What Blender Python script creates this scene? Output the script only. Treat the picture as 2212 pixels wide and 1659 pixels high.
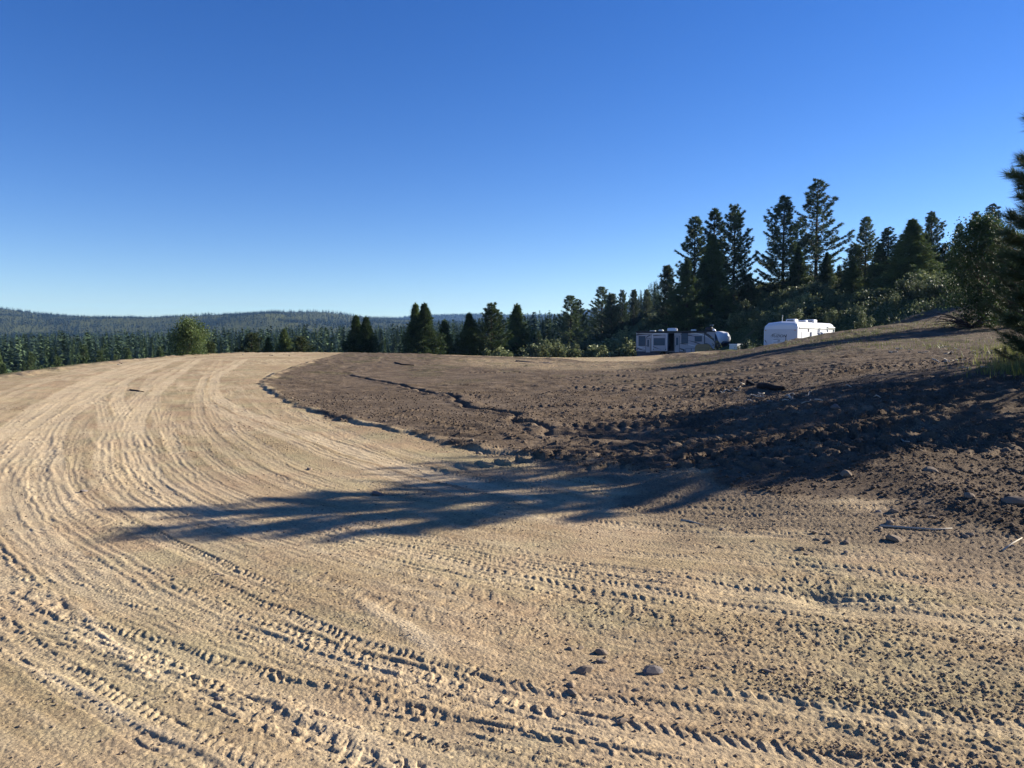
import bpy, math, random
import numpy as np
from mathutils import Vector, Matrix
R = math.radians
S = bpy.context.scene
COL = S.collection
for o in list(bpy.data.objects): bpy.data.objects.remove(o)

# ------------------------------------------------------------------ camera
F = 768.0; YH = 340.0; CH = 1.65
PITCH = math.atan((384 - YH) / F)
cam = bpy.data.objects.new('camera', bpy.data.cameras.new('camera')); COL.objects.link(cam)
cam.data.sensor_width = 36.0; cam.data.lens = 36.0 * F / 1024
cam.location = (0, 0, CH); cam.rotation_euler = (math.pi / 2 - PITCH, 0, 0)
cam.data.clip_start = 0.05; cam.data.clip_end = 20000
S.camera = cam

# ------------------------------------------------------------------ sky, sun, exposure
SUN_AZ = R(70)      # from +Y towards +X
SUN_EL = R(22)
HAZE_D = 0.00007
w = bpy.data.worlds.new('World'); S.world = w; w.use_nodes = True
nt = w.node_tree; bg = nt.nodes['Background']
sky = nt.nodes.new('ShaderNodeTexSky'); sky.sky_type = 'NISHITA'; sky.sun_disc = False
sky.sun_elevation = SUN_EL; sky.sun_rotation = SUN_AZ
sky.air_density = 1.0; sky.dust_density = 0.05; sky.ozone_density = 3.0; sky.altitude = 1500
hs = nt.nodes.new('ShaderNodeHueSaturation'); hs.inputs['Saturation'].default_value = 1.3; hs.inputs['Hue'].default_value = 0.518
hs.inputs['Value'].default_value = 1.03
nt.links.new(sky.outputs[0], hs.inputs['Color']); nt.links.new(hs.outputs[0], bg.inputs[0])
bg.inputs[1].default_value = 0.06
sun = bpy.data.objects.new('sun', bpy.data.lights.new('sun', 'SUN')); COL.objects.link(sun)
sun.data.energy = 5.0; sun.data.angle = R(0.5); sun.data.color = (1.0, 0.93, 0.80)
sd = Vector((math.sin(SUN_AZ) * math.cos(SUN_EL), math.cos(SUN_AZ) * math.cos(SUN_EL), math.sin(SUN_EL)))
sun.rotation_euler = sd.to_track_quat('Z', 'Y').to_euler()
S.view_settings.view_transform = 'Standard'; S.view_settings.look = 'None'
S.view_settings.gamma = 1; S.view_settings.exposure = 1.35

# ------------------------------------------------------------------ helpers
def tag(o, label=None, cat=None, group=None, kind=None):
    if label: o['label'] = label
    if cat: o['category'] = cat
    if group: o['group'] = group
    if kind: o['kind'] = kind
    return o
def link(name, me, parent=None, mat=None):
    o = bpy.data.objects.new(name, me); COL.objects.link(o)
    if parent: o.parent = parent
    if mat is not None:
        me.materials.clear(); me.materials.append(mat)
    return o
def npmesh(name, V, T, mat=None, smooth=False, quads=False):
    V = np.ascontiguousarray(V, np.float32); T = np.ascontiguousarray(T, np.int32)
    k = 4 if quads else 3
    me = bpy.data.meshes.new(name)
    me.vertices.add(len(V)); me.vertices.foreach_set('co', V.ravel())
    me.loops.add(T.size); me.loops.foreach_set('vertex_index', T.ravel())
    me.polygons.add(len(T)); me.polygons.foreach_set('loop_start', np.arange(len(T), dtype=np.int32) * k)
    me.polygons.foreach_set('loop_total', np.full(len(T), k, np.int32))
    if smooth: me.polygons.foreach_set('use_smooth', np.ones(len(T), bool))
    me.update(calc_edges=True)
    if mat: me.materials.append(mat)
    return me
def empty(name, loc=(0, 0, 0), rz=0):
    o = bpy.data.objects.new(name, None); COL.objects.link(o); o.location = loc; o.rotation_euler = (0, 0, rz)
    o.empty_display_size = 0.3
    return o
def attr(me, name, arr):
    a = me.attributes.new(name, 'FLOAT', 'POINT'); a.data.foreach_set('value', np.ascontiguousarray(arr, np.float32).ravel())

class MB:
    """collects polygons of one part"""
    def __init__(s): s.v = []; s.f = []
    def poly(s, pts, faces):
        b = len(s.v); s.v += [tuple(p) for p in pts]; s.f += [tuple(b + i for i in f) for f in faces]; return s
    def box(s, x0, x1, y0, y1, z0, z1, b=0.0):
        if b <= 0:
            p = [(x, y, z) for z in (z0, z1) for y in (y0, y1) for x in (x0, x1)]
            return s.poly(p, [(0, 2, 3, 1), (4, 5, 7, 6), (0, 1, 5, 4), (2, 6, 7, 3), (0, 4, 6, 2), (1, 3, 7, 5)])
        # chamfered box: three stacked loops
        def ring(z, i):
            return [(x0 + b + i, y0 + i, z), (x1 - b - i, y0 + i, z), (x1 - i, y0 + b + i, z), (x1 - i, y1 - b - i, z),
                    (x1 - b - i, y1 - i, z), (x0 + b + i, y1 - i, z), (x0 + i, y1 - b - i, z), (x0 + i, y0 + b + i, z)]
        L = [ring(z0, b), ring(z0 + b, 0), ring(z1 - b, 0), ring(z1 - b * .3, b * .35), ring(z1, b)]
        return s.loft(L, True)
    def loft(s, rings, caps=True, closed=True):
        n = len(rings[0]); pts = [p for r in rings for p in r]; fs = []
        for k in range(len(rings) - 1):
            for i in range(n if closed else n - 1):
                j = (i + 1) % n
                fs.append((k * n + i, k * n + j, (k + 1) * n + j, (k + 1) * n + i))
        if caps:
            fs.append(tuple(range(n))[::-1]); fs.append(tuple((len(rings) - 1) * n + i for i in range(n)))
        return s.poly(pts, fs)
    def tube(s, pts, rad, n=6):
        pts = [Vector(p) for p in pts]
        if not hasattr(rad, '__len__'): rad = [rad] * len(pts)
        rings = []
        for i, p in enumerate(pts):
            t = (pts[min(i + 1, len(pts) - 1)] - pts[max(i - 1, 0)]).normalized()
            a = t.cross(Vector((0.13, 0.21, 1)) if abs(t.z) < .9 else Vector((1, 0.1, 0))).normalized(); b = t.cross(a)
            rings.append([p + (a * math.cos(q) + b * math.sin(q)) * rad[i] for q in [2 * math.pi * k / n for k in range(n)]])
        return s.loft(rings)
    def mesh(s, name, mat, smooth=False):
        me = bpy.data.meshes.new(name); me.from_pydata(s.v, [], s.f); me.update()
        import bmesh
        bm = bmesh.new(); bm.from_mesh(me); bmesh.ops.recalc_face_normals(bm, faces=bm.faces); bm.to_mesh(me); bm.free()
        if smooth:
            for p in me.polygons: p.use_smooth = True
        me.materials.append(mat); return me
    def build(s, name, mat, parent=None, smooth=False):
        return link(name, s.mesh(name, mat, smooth), parent)

# ---- numpy gradient noise
def _h(ix, iy, seed):
    n = (ix.astype(np.int64) * 374761393 + iy.astype(np.int64) * 668265263 + seed * 974634777) & 0xffffffff
    n = ((n ^ (n >> 13)) * 1274126177) & 0xffffffff
    return (n ^ (n >> 16)) & 0xffff
_ga = np.arange(65536) * (2 * math.pi / 65536); _gc = np.cos(_ga).astype(np.float32); _gs = np.sin(_ga).astype(np.float32)
def noise(x, y, sc, seed=0):
    x = x * sc; y = y * sc
    fx = np.floor(x); fy = np.floor(y); ix = fx.astype(np.int64); iy = fy.astype(np.int64)
    dx = (x - fx).astype(np.float32); dy = (y - fy).astype(np.float32)
    u = dx * dx * dx * (dx * (dx * 6 - 15) + 10); v = dy * dy * dy * (dy * (dy * 6 - 15) + 10)
    def g(a, b):
        k = _h(ix + a, iy + b, seed); return _gc[k] * (dx - a) + _gs[k] * (dy - b)
    n0 = g(0, 0); n0 = n0 + u * (g(1, 0) - n0); n1 = g(0, 1); n1 = n1 + u * (g(1, 1) - n1)
    return (n0 + v * (n1 - n0)) * 1.5
def fbm(x, y, sc, oct=4, seed=0, gain=.5):
    r = 0; a = 1
    for i in range(oct): r = r + a * noise(x, y, sc * 2 ** i, seed + i * 7); a *= gain
    return r
def sst(a, b, x):
    t = np.clip((x - a) / (b - a), 0, 1); return t * t * (3 - 2 * t)

# ------------------------------------------------------------------ terrain
cp, sp = math.cos(PITCH), math.sin(PITCH)
def ray(px, py):
    u = (384 - py) / F
    return ((px - 512) / F, cp + u * sp, -sp + u * cp)
def at(px, py, Y):
    r = ray(px, py); k = Y / r[1]
    return (r[0] * k, Y, CH + r[2] * k)
ctl = []
for a in [(256,352.5,75),(256,360,52),(256,375,33),(256,400,21),(330,352.5,76),(150,358,58),(90,363,46),(0,376,32),(0,400,20.5),
          (405,353.5,74),(481,356,78),(556,359,83),(631,360.5,87),(400,360,57),(400,370,41),(400,400,20.8),
          (512,440,12.4),(512,400,20.5),(512,380,31),(512,370,41),(512,362,58),
          (620,362,58),(620,370,38),(620,400,20),
          (700,500,7.7),(700,440,12),(700,400,19),(700,380,26),(700,370,33),(700,362,43),
          (686,360,60),(714,357,54),(747,350,49),(766,346,46.5),(735,352,66),(796,340,46),(831,333,47),(875,328,50),(930,319,52),(976,317.5,50),
          (831,345,36),(831,360,26),(831,380,18),(831,400,14),(831,440,10.2),(831,500,7.3),
          (766,352,38),(766,362,31),(766,380,21),(766,400,16),
          (980,500,7.1),(980,440,9.6),(980,400,12.5),(980,380,15.5),(980,360,20),(980,345,28),(980,333,38),
          (1120,500,6.8),(1120,440,9),(1120,400,11.5),(1120,370,15),(1120,350,20),(1120,332,30),(1150,310,45),
          # hill behind
          (690,352,95),(690,338,104),(690,322,114),(690,306,126),(640,352,105),(640,335,122),(640,316,150),
          (768,336,77),(760,322,84),(760,310,96),(760,296,112),
          (830,326,70),(830,318,78),(830,306,90),(830,294,108),(900,318,57),(900,306,66),(900,292,84),
          (960,306,60),(975,286,76),(1040,285,68),(1100,280,70)]:
    ctl.append(at(*a))
for x, y in [(0,0),(4,0),(-4,0),(8,0),(-8,0),(0,-20),(20,-20),(-20,-20),(0,5),(3,5),(-3,5),(-12,5),(-12,12),(-6,9),(0,9)]: ctl.append((x, y, 0.0))
ctl += [(13,3,.4),(18,-5,.8),(25,8,2.5),(30,25,4.0),(40,50,7)]
# pads of the two trailers
ctl += [(14,90,-.85),(19,88.5,-.85),(24,86.5,-.8),(18.5,56,-.55),(21,55,-.45),(22,59,-.6),(25,62,-.6),(21,62,-.65),(27,66,-.3),(17,62,-.6)]
ctl += [(60,140,13),(20,160,6),(80,100,14),(0,150,-2),(-40,150,0),(-60,60,0),(-60,0,0)]
ctl = np.array(ctl, float)
def U(r): return r   # biharmonic-like (linear) kernel: stays local, no overshoot
D = np.hypot(ctl[:, None, 0] - ctl[None, :, 0], ctl[:, None, 1] - ctl[None, :, 1])
n = len(ctl); A = np.zeros((n + 3, n + 3))
soft = 1.2
A[:n, :n] = -np.sqrt(D * D + soft * soft) + 0
A[:n, :n] -= np.eye(n) * 0.05
A[:n, n] = 1; A[:n, n + 1:] = ctl[:, :2]; A[n, :n] = 1; A[n + 1:, :n] = ctl[:, :2].T
rw = np.linalg.lstsq(A, np.concatenate([ctl[:, 2], [0, 0, 0]]), rcond=None)[0]
def plateau(x, y):
    z = rw[n] + rw[n + 1] * x + rw[n + 2] * y
    for i in range(n):
        z = z - rw[i] * np.sqrt((x - ctl[i, 0]) ** 2 + (y - ctl[i, 1]) ** 2 + soft * soft)
    return z
# the rim: outside this line the land falls to the valley
rim = [(-34,-60),(-20,0),(-19.5,15),(-21.5,31),(-24.5,42),(-27,54),(-28,63),(-26,74),(-19,79),(-9,80.5),(-2,84),(5,89),(11,96),(20,112),(30,150),(50,260),(120,500)]
def polydist(x, y, P, closed=False):
    d2 = np.full(np.shape(x), 1e12); 
    m = len(P)
    for i in range(m if closed else m - 1):
        ax, ay = P[i]; bx, by = P[(i + 1) % m]; ex, ey = bx - ax, by - ay
        t = np.clip(((x - ax) * ex + (y - ay) * ey) / (ex * ex + ey * ey), 0, 1)
        d2 = np.minimum(d2, (x - ax - t * ex) ** 2 + (y - ay - t * ey) ** 2)
    return np.sqrt(d2)
def inside(x, y, P):
    c = np.zeros(np.shape(x), bool); m = len(P)
    for i in range(m):
        ax, ay = P[i]; bx, by = P[(i + 1) % m]
        if ay == by: continue
        c ^= ((ay > y) != (by > y)) & (x < (bx - ax) * (y - ay) / (by - ay) + ax)
    return c
rimpoly = rim + [(900, 500), (900, -60)]
ridge = [(-70,306),(-40,306),(0,307),(40,312),(90,316),(150,316.5),(200,315),(240,312),(275,310),(310,312),(350,314.5),(405,317.5),(450,319),(520,322),(600,322),(1100,322)]
ridge2 = [(-70,330),(330,330),(390,318),(410,316),(440,314.5),(480,313.5),(510,314.5),(560,314),(600,308),(640,299),(660,303),(700,306),(1200,300)]
def far(x, y):
    d = np.hypot(x, y) + 1e-6
    px = 512 + F * x / np.maximum(y, 1e-3); px = np.where(y <= 1, np.where(x < 0, -70, 1200), np.clip(px, -70, 1200))
    top1 = CH + (YH - np.interp(px, *zip(*ridge)) - 3.5) * 2300 / F
    top2 = CH + (YH - np.interp(px, *zip(*ridge2)) - 2.0) * 4200 / F
    z = -17 + 3 * sst(250, 700, d)
    # low wooded rise on the right side of the valley
    rise = np.interp(px, [330, 400, 450, 500, 560, 620, 1200], [0, 4, 9, 17, 19, 22, 30])
    z = z + rise * sst(200, 480, d)
    k1 = sst(900, 2300, y); z = z + (top1 - z) * k1 * (1 - .35 * sst(2300, 3200, y))
    z = z + fbm(x, y, 1 / 420., 3, 5) * 14 * sst(900, 1500, d) * (1 - sst(2100, 2300, y) * .75)
    k2 = sst(3000, 4200, y); z = np.where(y > 3000, z + (top2 - z) * k2, z)
    return z
def base(x, y):
    x = np.asarray(x, float); y = np.asarray(y, float)
    p = plateau(x, y)
    d = polydist(x, y, rim); s = np.where(inside(x, y, rimpoly), -d, d)
    out = np.maximum(s, 0)
    drop = 0.62 * (np.sqrt(out * out + 1.0) - 1.0)
    f = far(x, y)
    edge = p - drop
    z = np.where(s > 0, np.maximum(np.minimum(edge, p), f + 0 * p), p)
    z = np.where(s > 0, np.where(s > 90, f, z), z)
    # inland far right: keep the hill gently rolling
    rr = np.hypot(x, y); k = sst(150, 330, rr)
    inland = np.minimum(p, 13) * (1 - k) + (10 + 6 * np.sin(x / 90)) * k
    fi = sst(420, 700, rr)
    return np.where(s > 0, z, inland * (1 - fi) + np.maximum(f, 5) * fi)
def bz(x, y): return float(base(np.array([x]), np.array([y]))[0])
def hit(px, py):
    """point of the ground seen at a picture position of the reference"""
    r = ray(px, py); y = np.geomspace(1.5, 130, 900); k = y / r[1]
    x = r[0] * k; z = CH + r[2] * k; g = base(x, y)
    i = np.argmax(z < g)
    if not (z < g).any(): i = 899
    return (float(x[i]), float(y[i]))

# ------------------------------------------------------------------ materials
def newmat(name):
    m = bpy.data.materials.new(name); m.use_nodes = True
    b = m.node_tree.nodes['Principled BSDF']; b.inputs['Roughness'].default_value = .9
    b.inputs['Specular IOR Level'].default_value = .15
    return m, m.node_tree, b
def flat(name, c, rough=.5, metal=0, spec=.5, noise_amt=.12, nsc=3.0):
    m, t, b = newmat(name)
    b.inputs['Roughness'].default_value = rough; b.inputs['Metallic'].default_value = metal; b.inputs['Specular IOR Level'].default_value = spec
    tc = t.nodes.new('ShaderNodeTexCoord'); nz = t.nodes.new('ShaderNodeTexNoise'); nz.inputs['Scale'].default_value = nsc; nz.inputs['Detail'].default_value = 5
    t.links.new(tc.outputs['Object'], nz.inputs['Vector'])
    mx = t.nodes.new('ShaderNodeMix'); mx.data_type = 'RGBA'
    mx.inputs['A'].default_value = (*[v * (1 - noise_amt) for v in c], 1); mx.inputs['B'].default_value = (*[min(1, v * (1 + noise_amt)) for v in c], 1)
    t.links.new(nz.outputs['Fac'], mx.inputs['Factor']); t.links.new(mx.outputs['Result'], b.inputs['Base Color'])
    return m
def foliage(name, c1, c2, c3=None, trans=.25, vary=.35, useattr=False):
    m, t, b = newmat(name)
    b.inputs['Roughness'].default_value = .6; b.inputs['Specular IOR Level'].default_value = .25
    tc = t.nodes.new('ShaderNodeTexCoord'); nz = t.nodes.new('ShaderNodeTexNoise'); nz.inputs['Scale'].default_value = .55; nz.inputs['Detail'].default_value = 3
    t.links.new(tc.outputs['Object'], nz.inputs['Vector'])
    rp = t.nodes.new('ShaderNodeValToRGB'); e = rp.color_ramp.elements
    e[0].position = .3; e[0].color = (*c1, 1); e[1].position = .7; e[1].color = (*c2, 1)
    gi = t.nodes.new('ShaderNodeNewGeometry')
    ad = t.nodes.new('ShaderNodeMath'); ad.operation = 'MULTIPLY_ADD'; ad.inputs[1].default_value = .35; 
    t.links.new(gi.outputs['Random Per Island'], ad.inputs[0]); 
    sb = t.nodes.new('ShaderNodeMath'); sb.operation = 'SUBTRACT'; sb.inputs[1].default_value = .17
    t.links.new(nz.outputs['Fac'], sb.inputs[0]); t.links.new(sb.outputs[0], ad.inputs[2]); t.links.new(ad.outputs[0], rp.inputs[0])
    oi = t.nodes.new('ShaderNodeObjectInfo')
    src = oi.outputs['Random']
    if useattr:
        an = t.nodes.new('ShaderNodeAttribute'); an.attribute_name = 'tint'; src = an.outputs['Fac']
    mr = t.nodes.new('ShaderNodeMapRange'); mr.inputs['To Min'].default_value = 1 - vary; mr.inputs['To Max'].default_value = 1 + vary
    t.links.new(src, mr.inputs['Value'])
    hv = t.nodes.new('ShaderNodeHueSaturation'); t.links.new(mr.outputs[0], hv.inputs['Value']); t.links.new(rp.outputs[0], hv.inputs['Color'])
    mh = t.nodes.new('ShaderNodeMapRange'); mh.inputs['To Min'].default_value = .515; mh.inputs['To Max'].default_value = .485
    t.links.new(src, mh.inputs['Value']); t.links.new(mh.outputs[0], hv.inputs['Hue'])
    t.links.new(hv.outputs[0], b.inputs['Base Color'])
    if trans > 0:
        tr = t.nodes.new('ShaderNodeBsdfTranslucent'); t.links.new(hv.outputs[0], tr.inputs['Color'])
        ms = t.nodes.new('ShaderNodeMixShader'); ms.inputs[0].default_value = trans
        t.links.new(b.outputs[0], ms.inputs[1]); t.links.new(tr.outputs[0], ms.inputs[2])
        t.links.new(ms.outputs[0], t.nodes['Material Output'].inputs['Surface'])
    return m

def soil_material():
    m, t, b = newmat('soil'); N = t.nodes.new; L = t.links.new
    geo = N('ShaderNodeNewGeometry')
    def at_(nm):
        a = N('ShaderNodeAttribute'); a.attribute_name = nm; return a.outputs['Fac']
    def nz(sc, det=6, ro=.6):
        q = N('ShaderNodeTexNoise'); q.inputs['Scale'].default_value = sc; q.inputs['Detail'].default_value = det; q.inputs['Roughness'].default_value = ro
        L(geo.outputs['Position'], q.inputs['Vector']); return q.outputs['Fac']
    def ramp(f, st):
        r = N('ShaderNodeValToRGB'); e = r.color_ramp.elements
        e[0].position, e[0].color = st[0][0], (*st[0][1], 1); e[1].position, e[1].color = st[-1][0], (*st[-1][1], 1)
        for p, c in st[1:-1]:
            k = e.new(p); k.color = (*c, 1)
        L(f, r.inputs[0]); return r.outputs[0]
    def mix(f, a, bb, mode='MIX'):
        q = N('ShaderNodeMix'); q.data_type = 'RGBA'; q.blend_type = mode
        if isinstance(f, float): q.inputs['Factor'].default_value = f
        else: L(f, q.inputs['Factor'])
        L(a, q.inputs['A']); L(bb, q.inputs['B']); return q.outputs['Result']
    pale = ramp(nz(.9, 8, .65), [(.3, PAL[0]), (.5, PAL[1]), (.72, PAL[2])])
    pink = ramp(nz(.9, 8, .65), [(.3, (.28, .188, .118)), (.7, (.375, .27, .17))])
    khaki = ramp(nz(2.2, 8, .7), [(.3, (.22, .18, .105)), (.7, (.38, .32, .19))])
    pale = mix(ramp(nz(.42, 5, .6), [(.42, (0, 0, 0)), (.58, (.75,) * 3)]), pale, pink)
    pale = mix(ramp(nz(.63, 6, .65), [(.48, (0, 0, 0)), (.62, (.8,) * 3)]), pale, khaki)
    dust = ramp(nz(3, 5), [(.3, DUST[0]), (.7, DUST[1])])
    pale = mix(at_('track'), pale, dust)
    brown = ramp(nz(1.6, 8, .7), [(.3, BRN[0]), (.7, BRN[1])])
    dark = ramp(nz(1.1, 8, .7), [(.3, DRK[0]), (.55, DRK[1]), (.75, DRK[2])])
    c = mix(at_('brown'), pale, brown); c = mix(at_('dark'), c, dark)
    grn = ramp(nz(14, 4), [(.35, (.05, .05, .02)), (.65, (.10, .11, .035))])
    c = mix(at_('green'), c, grn)
    # grain: pebbles and crumbs of other colours
    vo = N('ShaderNodeTexVoronoi'); vo.inputs['Scale'].default_value = 55; L(geo.outputs['Position'], vo.inputs['Vector'])
    grain = ramp(vo.outputs['Color'], [(.15, (.70, .70, .72)), (.5, (1, 1, 1)), (.9, (1.22, 1.2, 1.12))])
    c = mix(.8, c, grain, 'MULTIPLY')
    L(c, b.inputs['Base Color']); b.inputs['Roughness'].default_value = .95; b.inputs['Specular IOR Level'].default_value = .05
    # fine relief
    h1 = nz(48, 8, .72); 
    mu = N('ShaderNodeMath'); mu.operation = 'MULTIPLY'; L(h1, mu.inputs[0]); 
    ra = N('ShaderNodeMath'); ra.operation = 'MULTIPLY_ADD'; L(at_('rough'), ra.inputs[0]); ra.inputs[1].default_value = 1.0; ra.inputs[2].default_value = .3
    L(ra.outputs[0], mu.inputs[1])
    v2 = N('ShaderNodeMath'); v2.operation = 'MULTIPLY_ADD'; L(vo.outputs['Distance'], v2.inputs[0]); v2.inputs[1].default_value = -.25; L(mu.outputs[0], v2.inputs[2])
    bp = N('ShaderNodeBump'); bp.inputs['Strength'].default_value = .9; bp.inputs['Distance'].default_value = .018
    L(v2.outputs[0], bp.inputs['Height']); L(bp.outputs[0], b.inputs['Normal'])
    return m
PAL = [(.255, .18, .105), (.32, .24, .14), (.37, .295, .17)]
DUST = [(.43, .325, .205), (.57, .455, .30)]
BRN = [(.15, .115, .080), (.25, .19, .13)]
DRK = [(.076, .055, .038), (.135, .100, .070), (.24, .185, .13)]
SOIL = soil_material()

# ------------------------------------------------------------------ near ground with its tracks
NT, NR = 1500, 1250
TH = R(52); R0, R1 = 1.3, 112.0
th = np.linspace(-TH, TH, NT)
q = np.linspace(0, 1, NR)
# radial spacing grows as r^1.45
pw = -.45; rad = (R0 ** pw + q * (R1 ** pw - R0 ** pw)) ** (1 / pw)
TT, RR = np.meshgrid(th, rad)           # shape (NR,NT)
GX = RR * np.sin(TT); GY = RR * np.cos(TT)
# base height on a coarser set then interpolated
ct = np.linspace(-TH, TH, 260); cq = np.linspace(0, 1, 320); cr = (R0 ** pw + cq * (R1 ** pw - R0 ** pw)) ** (1 / pw)
CT, CR = np.meshgrid(ct, cr); CZ = base(CR * np.sin(CT), CR * np.cos(CT))
CD = polydist(CR * np.sin(CT), CR * np.cos(CT), rim); CD = np.where(inside(CR * np.sin(CT), CR * np.cos(CT), rimpoly), -CD, CD)
def up(C):
    fi = q * (len(cq) - 1); fj = (np.arange(NT) / (NT - 1)) * (len(ct) - 1)
    i0 = np.minimum(fi.astype(int), len(cq) - 2); j0 = np.minimum(fj.astype(int), len(ct) - 2)
    a = (fi - i0)[:, None]; b = (fj - j0)[None, :]
    return (C[i0][:, j0] * (1 - a) * (1 - b) + C[i0 + 1][:, j0] * a * (1 - b) + C[i0][:, j0 + 1] * (1 - a) * b + C[i0 + 1][:, j0 + 1] * a * b)
GZ = up(CZ); RIM = up(CD)
def P3(pts): return [hit(x / 3, y / 3) for x, y in pts]     # from source picture positions
darkpoly = P3([(1028,1059),(950,1080),(870,1108),(790,1150),(860,1202),(1000,1252),(1180,1292),(1390,1342),(1600,1372),(1850,1402),(2085,1432),(2250,1480),
               (2450,1510),(2750,1560),(3072,1610)]) 
darkpoly += [(12, 3), (40, 3), (60, 40), (45, 60)] + [((px_ - 512) / F * Y_, Y_) for px_, Y_ in [(985,51.5),(930,53),(875,52),(831,50.5),(796,49.5),(766,51),(747,56),(714,64),(686,70),(664,76)]] + P3([(1960,1086),(1900,1085),(1700,1077),(1500,1070),(1300,1064),(1100,1058)])
wig = fbm(GX, GY, .9, 4, 11) * .36 + noise(GX, GY, 5, 12) * .05
dd = polydist(GX, GY, darkpoly, True); dd = np.where(inside(GX, GY, darkpoly), dd, -dd)
DARK = sst(-.12, .22, dd + wig)
brownpoly = P3([(1500,1345),(1850,1400),(2250,1470),(2500,1500),(3072,1580),(3300,1600),(3300,1760),(3072,1710),(2800,1680),(2511,1635),(2250,1605),(2000,1575),(1750,1530),(1900,1480),(1700,1420)])
bd = polydist(GX, GY, brownpoly, True); bd = np.where(inside(GX, GY, brownpoly), bd, -bd)
BROWN = sst(-.35, .25, bd + wig * 1.5) * .85
outside = sst(-1.2, .3, RIM + fbm(GX, GY, .5, 3, 17))
rimb = sst(-2.2, -.8, RIM + wig * 2)
BROWN = np.maximum(BROWN, rimb * .45)
GREEN = np.clip(sst(.15, .6, fbm(GX, GY, .35, 3, 21)) * sst(18, 45, RR) * DARK * .35, 0, 1)
weed = P3([(1400,1075),(1620,1082),(1900,1092),(1900,1106),(1650,1108),(1400,1096)])
wd = polydist(GX, GY, weed, True); wd = np.where(inside(GX, GY, weed), wd, -wd)
WE = sst(-3, 2, wd + wig * 4)
# beyond the trailers and on the hill: rough grass and brush litter
hillp = [(13.5, 95), (17, 90)] + [((px_ - 512) / F * Y_, Y_) for px_, Y_ in [(690,80),(714,68),(747,60),(766,54),(796,52.5),(831,53),(875,53.5),(930,54.5),(985,53)]] + [(60, 48), (200, 130), (60, 160), (10, 120)]
hd = polydist(GX, GY, hillp, True); hd = np.where(inside(GX, GY, hillp), hd, -hd)
HILL = sst(.2, 2.0, hd + wig * 3)
pad = sst(3.5, 1.0, np.minimum(polydist(GX, GY, [(13, 88.5), (31, 82)]), polydist(GX, GY, [(18, 51), (27, 62)])))
GREEN = np.maximum(GREEN, HILL * (1 - .8 * pad)); GREEN = np.maximum(GREEN, outside * .8)
H = np.zeros_like(GX); HB = None; TRK = np.zeros_like(GX)
ROUGH = np.clip(.34 + .95 * fbm(GX, GY, .28, 4, 31) + .25 * sst(-2, 5, GX), .10, 1.1)
roughtype = []

def resample(P, step=.12):
    P = np.array(P, float)
    # Catmull-Rom
    out = []
    Q = np.vstack([2 * P[0] - P[1], P, 2 * P[-1] - P[-2]])
    for i in range(1, len(Q) - 2):
        L_ = np.hypot(*(Q[i + 1] - Q[i])); m = max(2, int(L_ / step)); t = np.linspace(0, 1, m, endpoint=False)[:, None]
        a, b_, c, d = Q[i - 1], Q[i], Q[i + 1], Q[i + 2]
        out.append(.5 * ((2 * b_) + (-a + c) * t + (2 * a - 5 * b_ + 4 * c - d) * t ** 2 + (-a + 3 * b_ - 3 * c + d) * t ** 3))
    out = np.vstack(out + [P[-1:]])
    return out
lrad = rad ** pw
WN1 = noise(GX, GY, 5.5, 201).astype(np.float32); WN2 = noise(GX, GY, 4.1, 202).astype(np.float32)
WMOD = np.clip(.95 + .8 * (noise(GX, GY, .6, 203) + .4 * noise(GX, GY, 3.0, 204)), .45, 1.4).astype(np.float32)
def splat(P, wid, fn, jitter=0.0, seed=0, fade=1.0, irr=True):
    """fn(s, d) -> (dh, track, smooth) over a strip of half width wid round the line P"""
    if jitter:
        rr_ = np.random.RandomState(seed)
    P = resample(P, max(.1, wid * .35)); Lc = np.concatenate([[0], np.cumsum(np.hypot(*np.diff(P, axis=0).T))]); tot = Lc[-1]
    best = {}
    accd = np.full(GX.shape, 1e9, np.float32) if False else None
    for i in range(len(P) - 1):
        a = P[i]; b = P[i + 1]; e = b - a; L_ = np.hypot(*e)
        if L_ < 1e-6: continue
        e = e / L_
        rmid = np.hypot(*((a + b) / 2)); rw_ = wid + L_ / 2
        if rmid < R0 or rmid - rw_ > R1: continue
        t0 = math.atan2((a + b)[0], (a + b)[1])
        if abs(t0) > TH + .05: continue
        dt = min(1.0, rw_ / rmid * 1.05)
        j0 = int((t0 - dt + TH) / (2 * TH) * (NT - 1)); j1 = int((t0 + dt + TH) / (2 * TH) * (NT - 1)) + 2
        j0 = max(j0, 0); j1 = min(j1, NT)
        if j1 <= j0: continue
        i0 = np.searchsorted(rad, max(R0, rmid - rw_)); i1 = np.searchsorted(rad, rmid + rw_) + 1
        X = GX[i0:i1, j0:j1] - a[0]; Y = GY[i0:i1, j0:j1] - a[1]
        if X.size == 0: continue
        s = X * e[0] + Y * e[1]; d = X * e[1] - Y * e[0]
        m = (s >= 0) & (s < L_) & (np.abs(d) < wid)
        if not m.any(): continue
        sub = (slice(i0, i1), slice(j0, j1))
        ss = (s + Lc[i])[m]; ddd = d[m]
        wmk = WMOD[sub][m]
        dh, tr, sm = fn(ss + WN1[sub][m] * .05, ddd + WN2[sub][m] * min(.035, wid * .12))
        dh = dh * (wmk if irr else 1)
        en = np.clip(np.minimum(ss, tot - ss) / fade, 0, 1) * sst(wid, wid * .8, np.abs(ddd))
        h = H[sub]; h[m] += dh * en
        g = TRK[sub]; g[m] = np.maximum(g[m], tr * en)
        g = ROUGH[sub]; g[m] = g[m] * (1 - sm * en)
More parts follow.
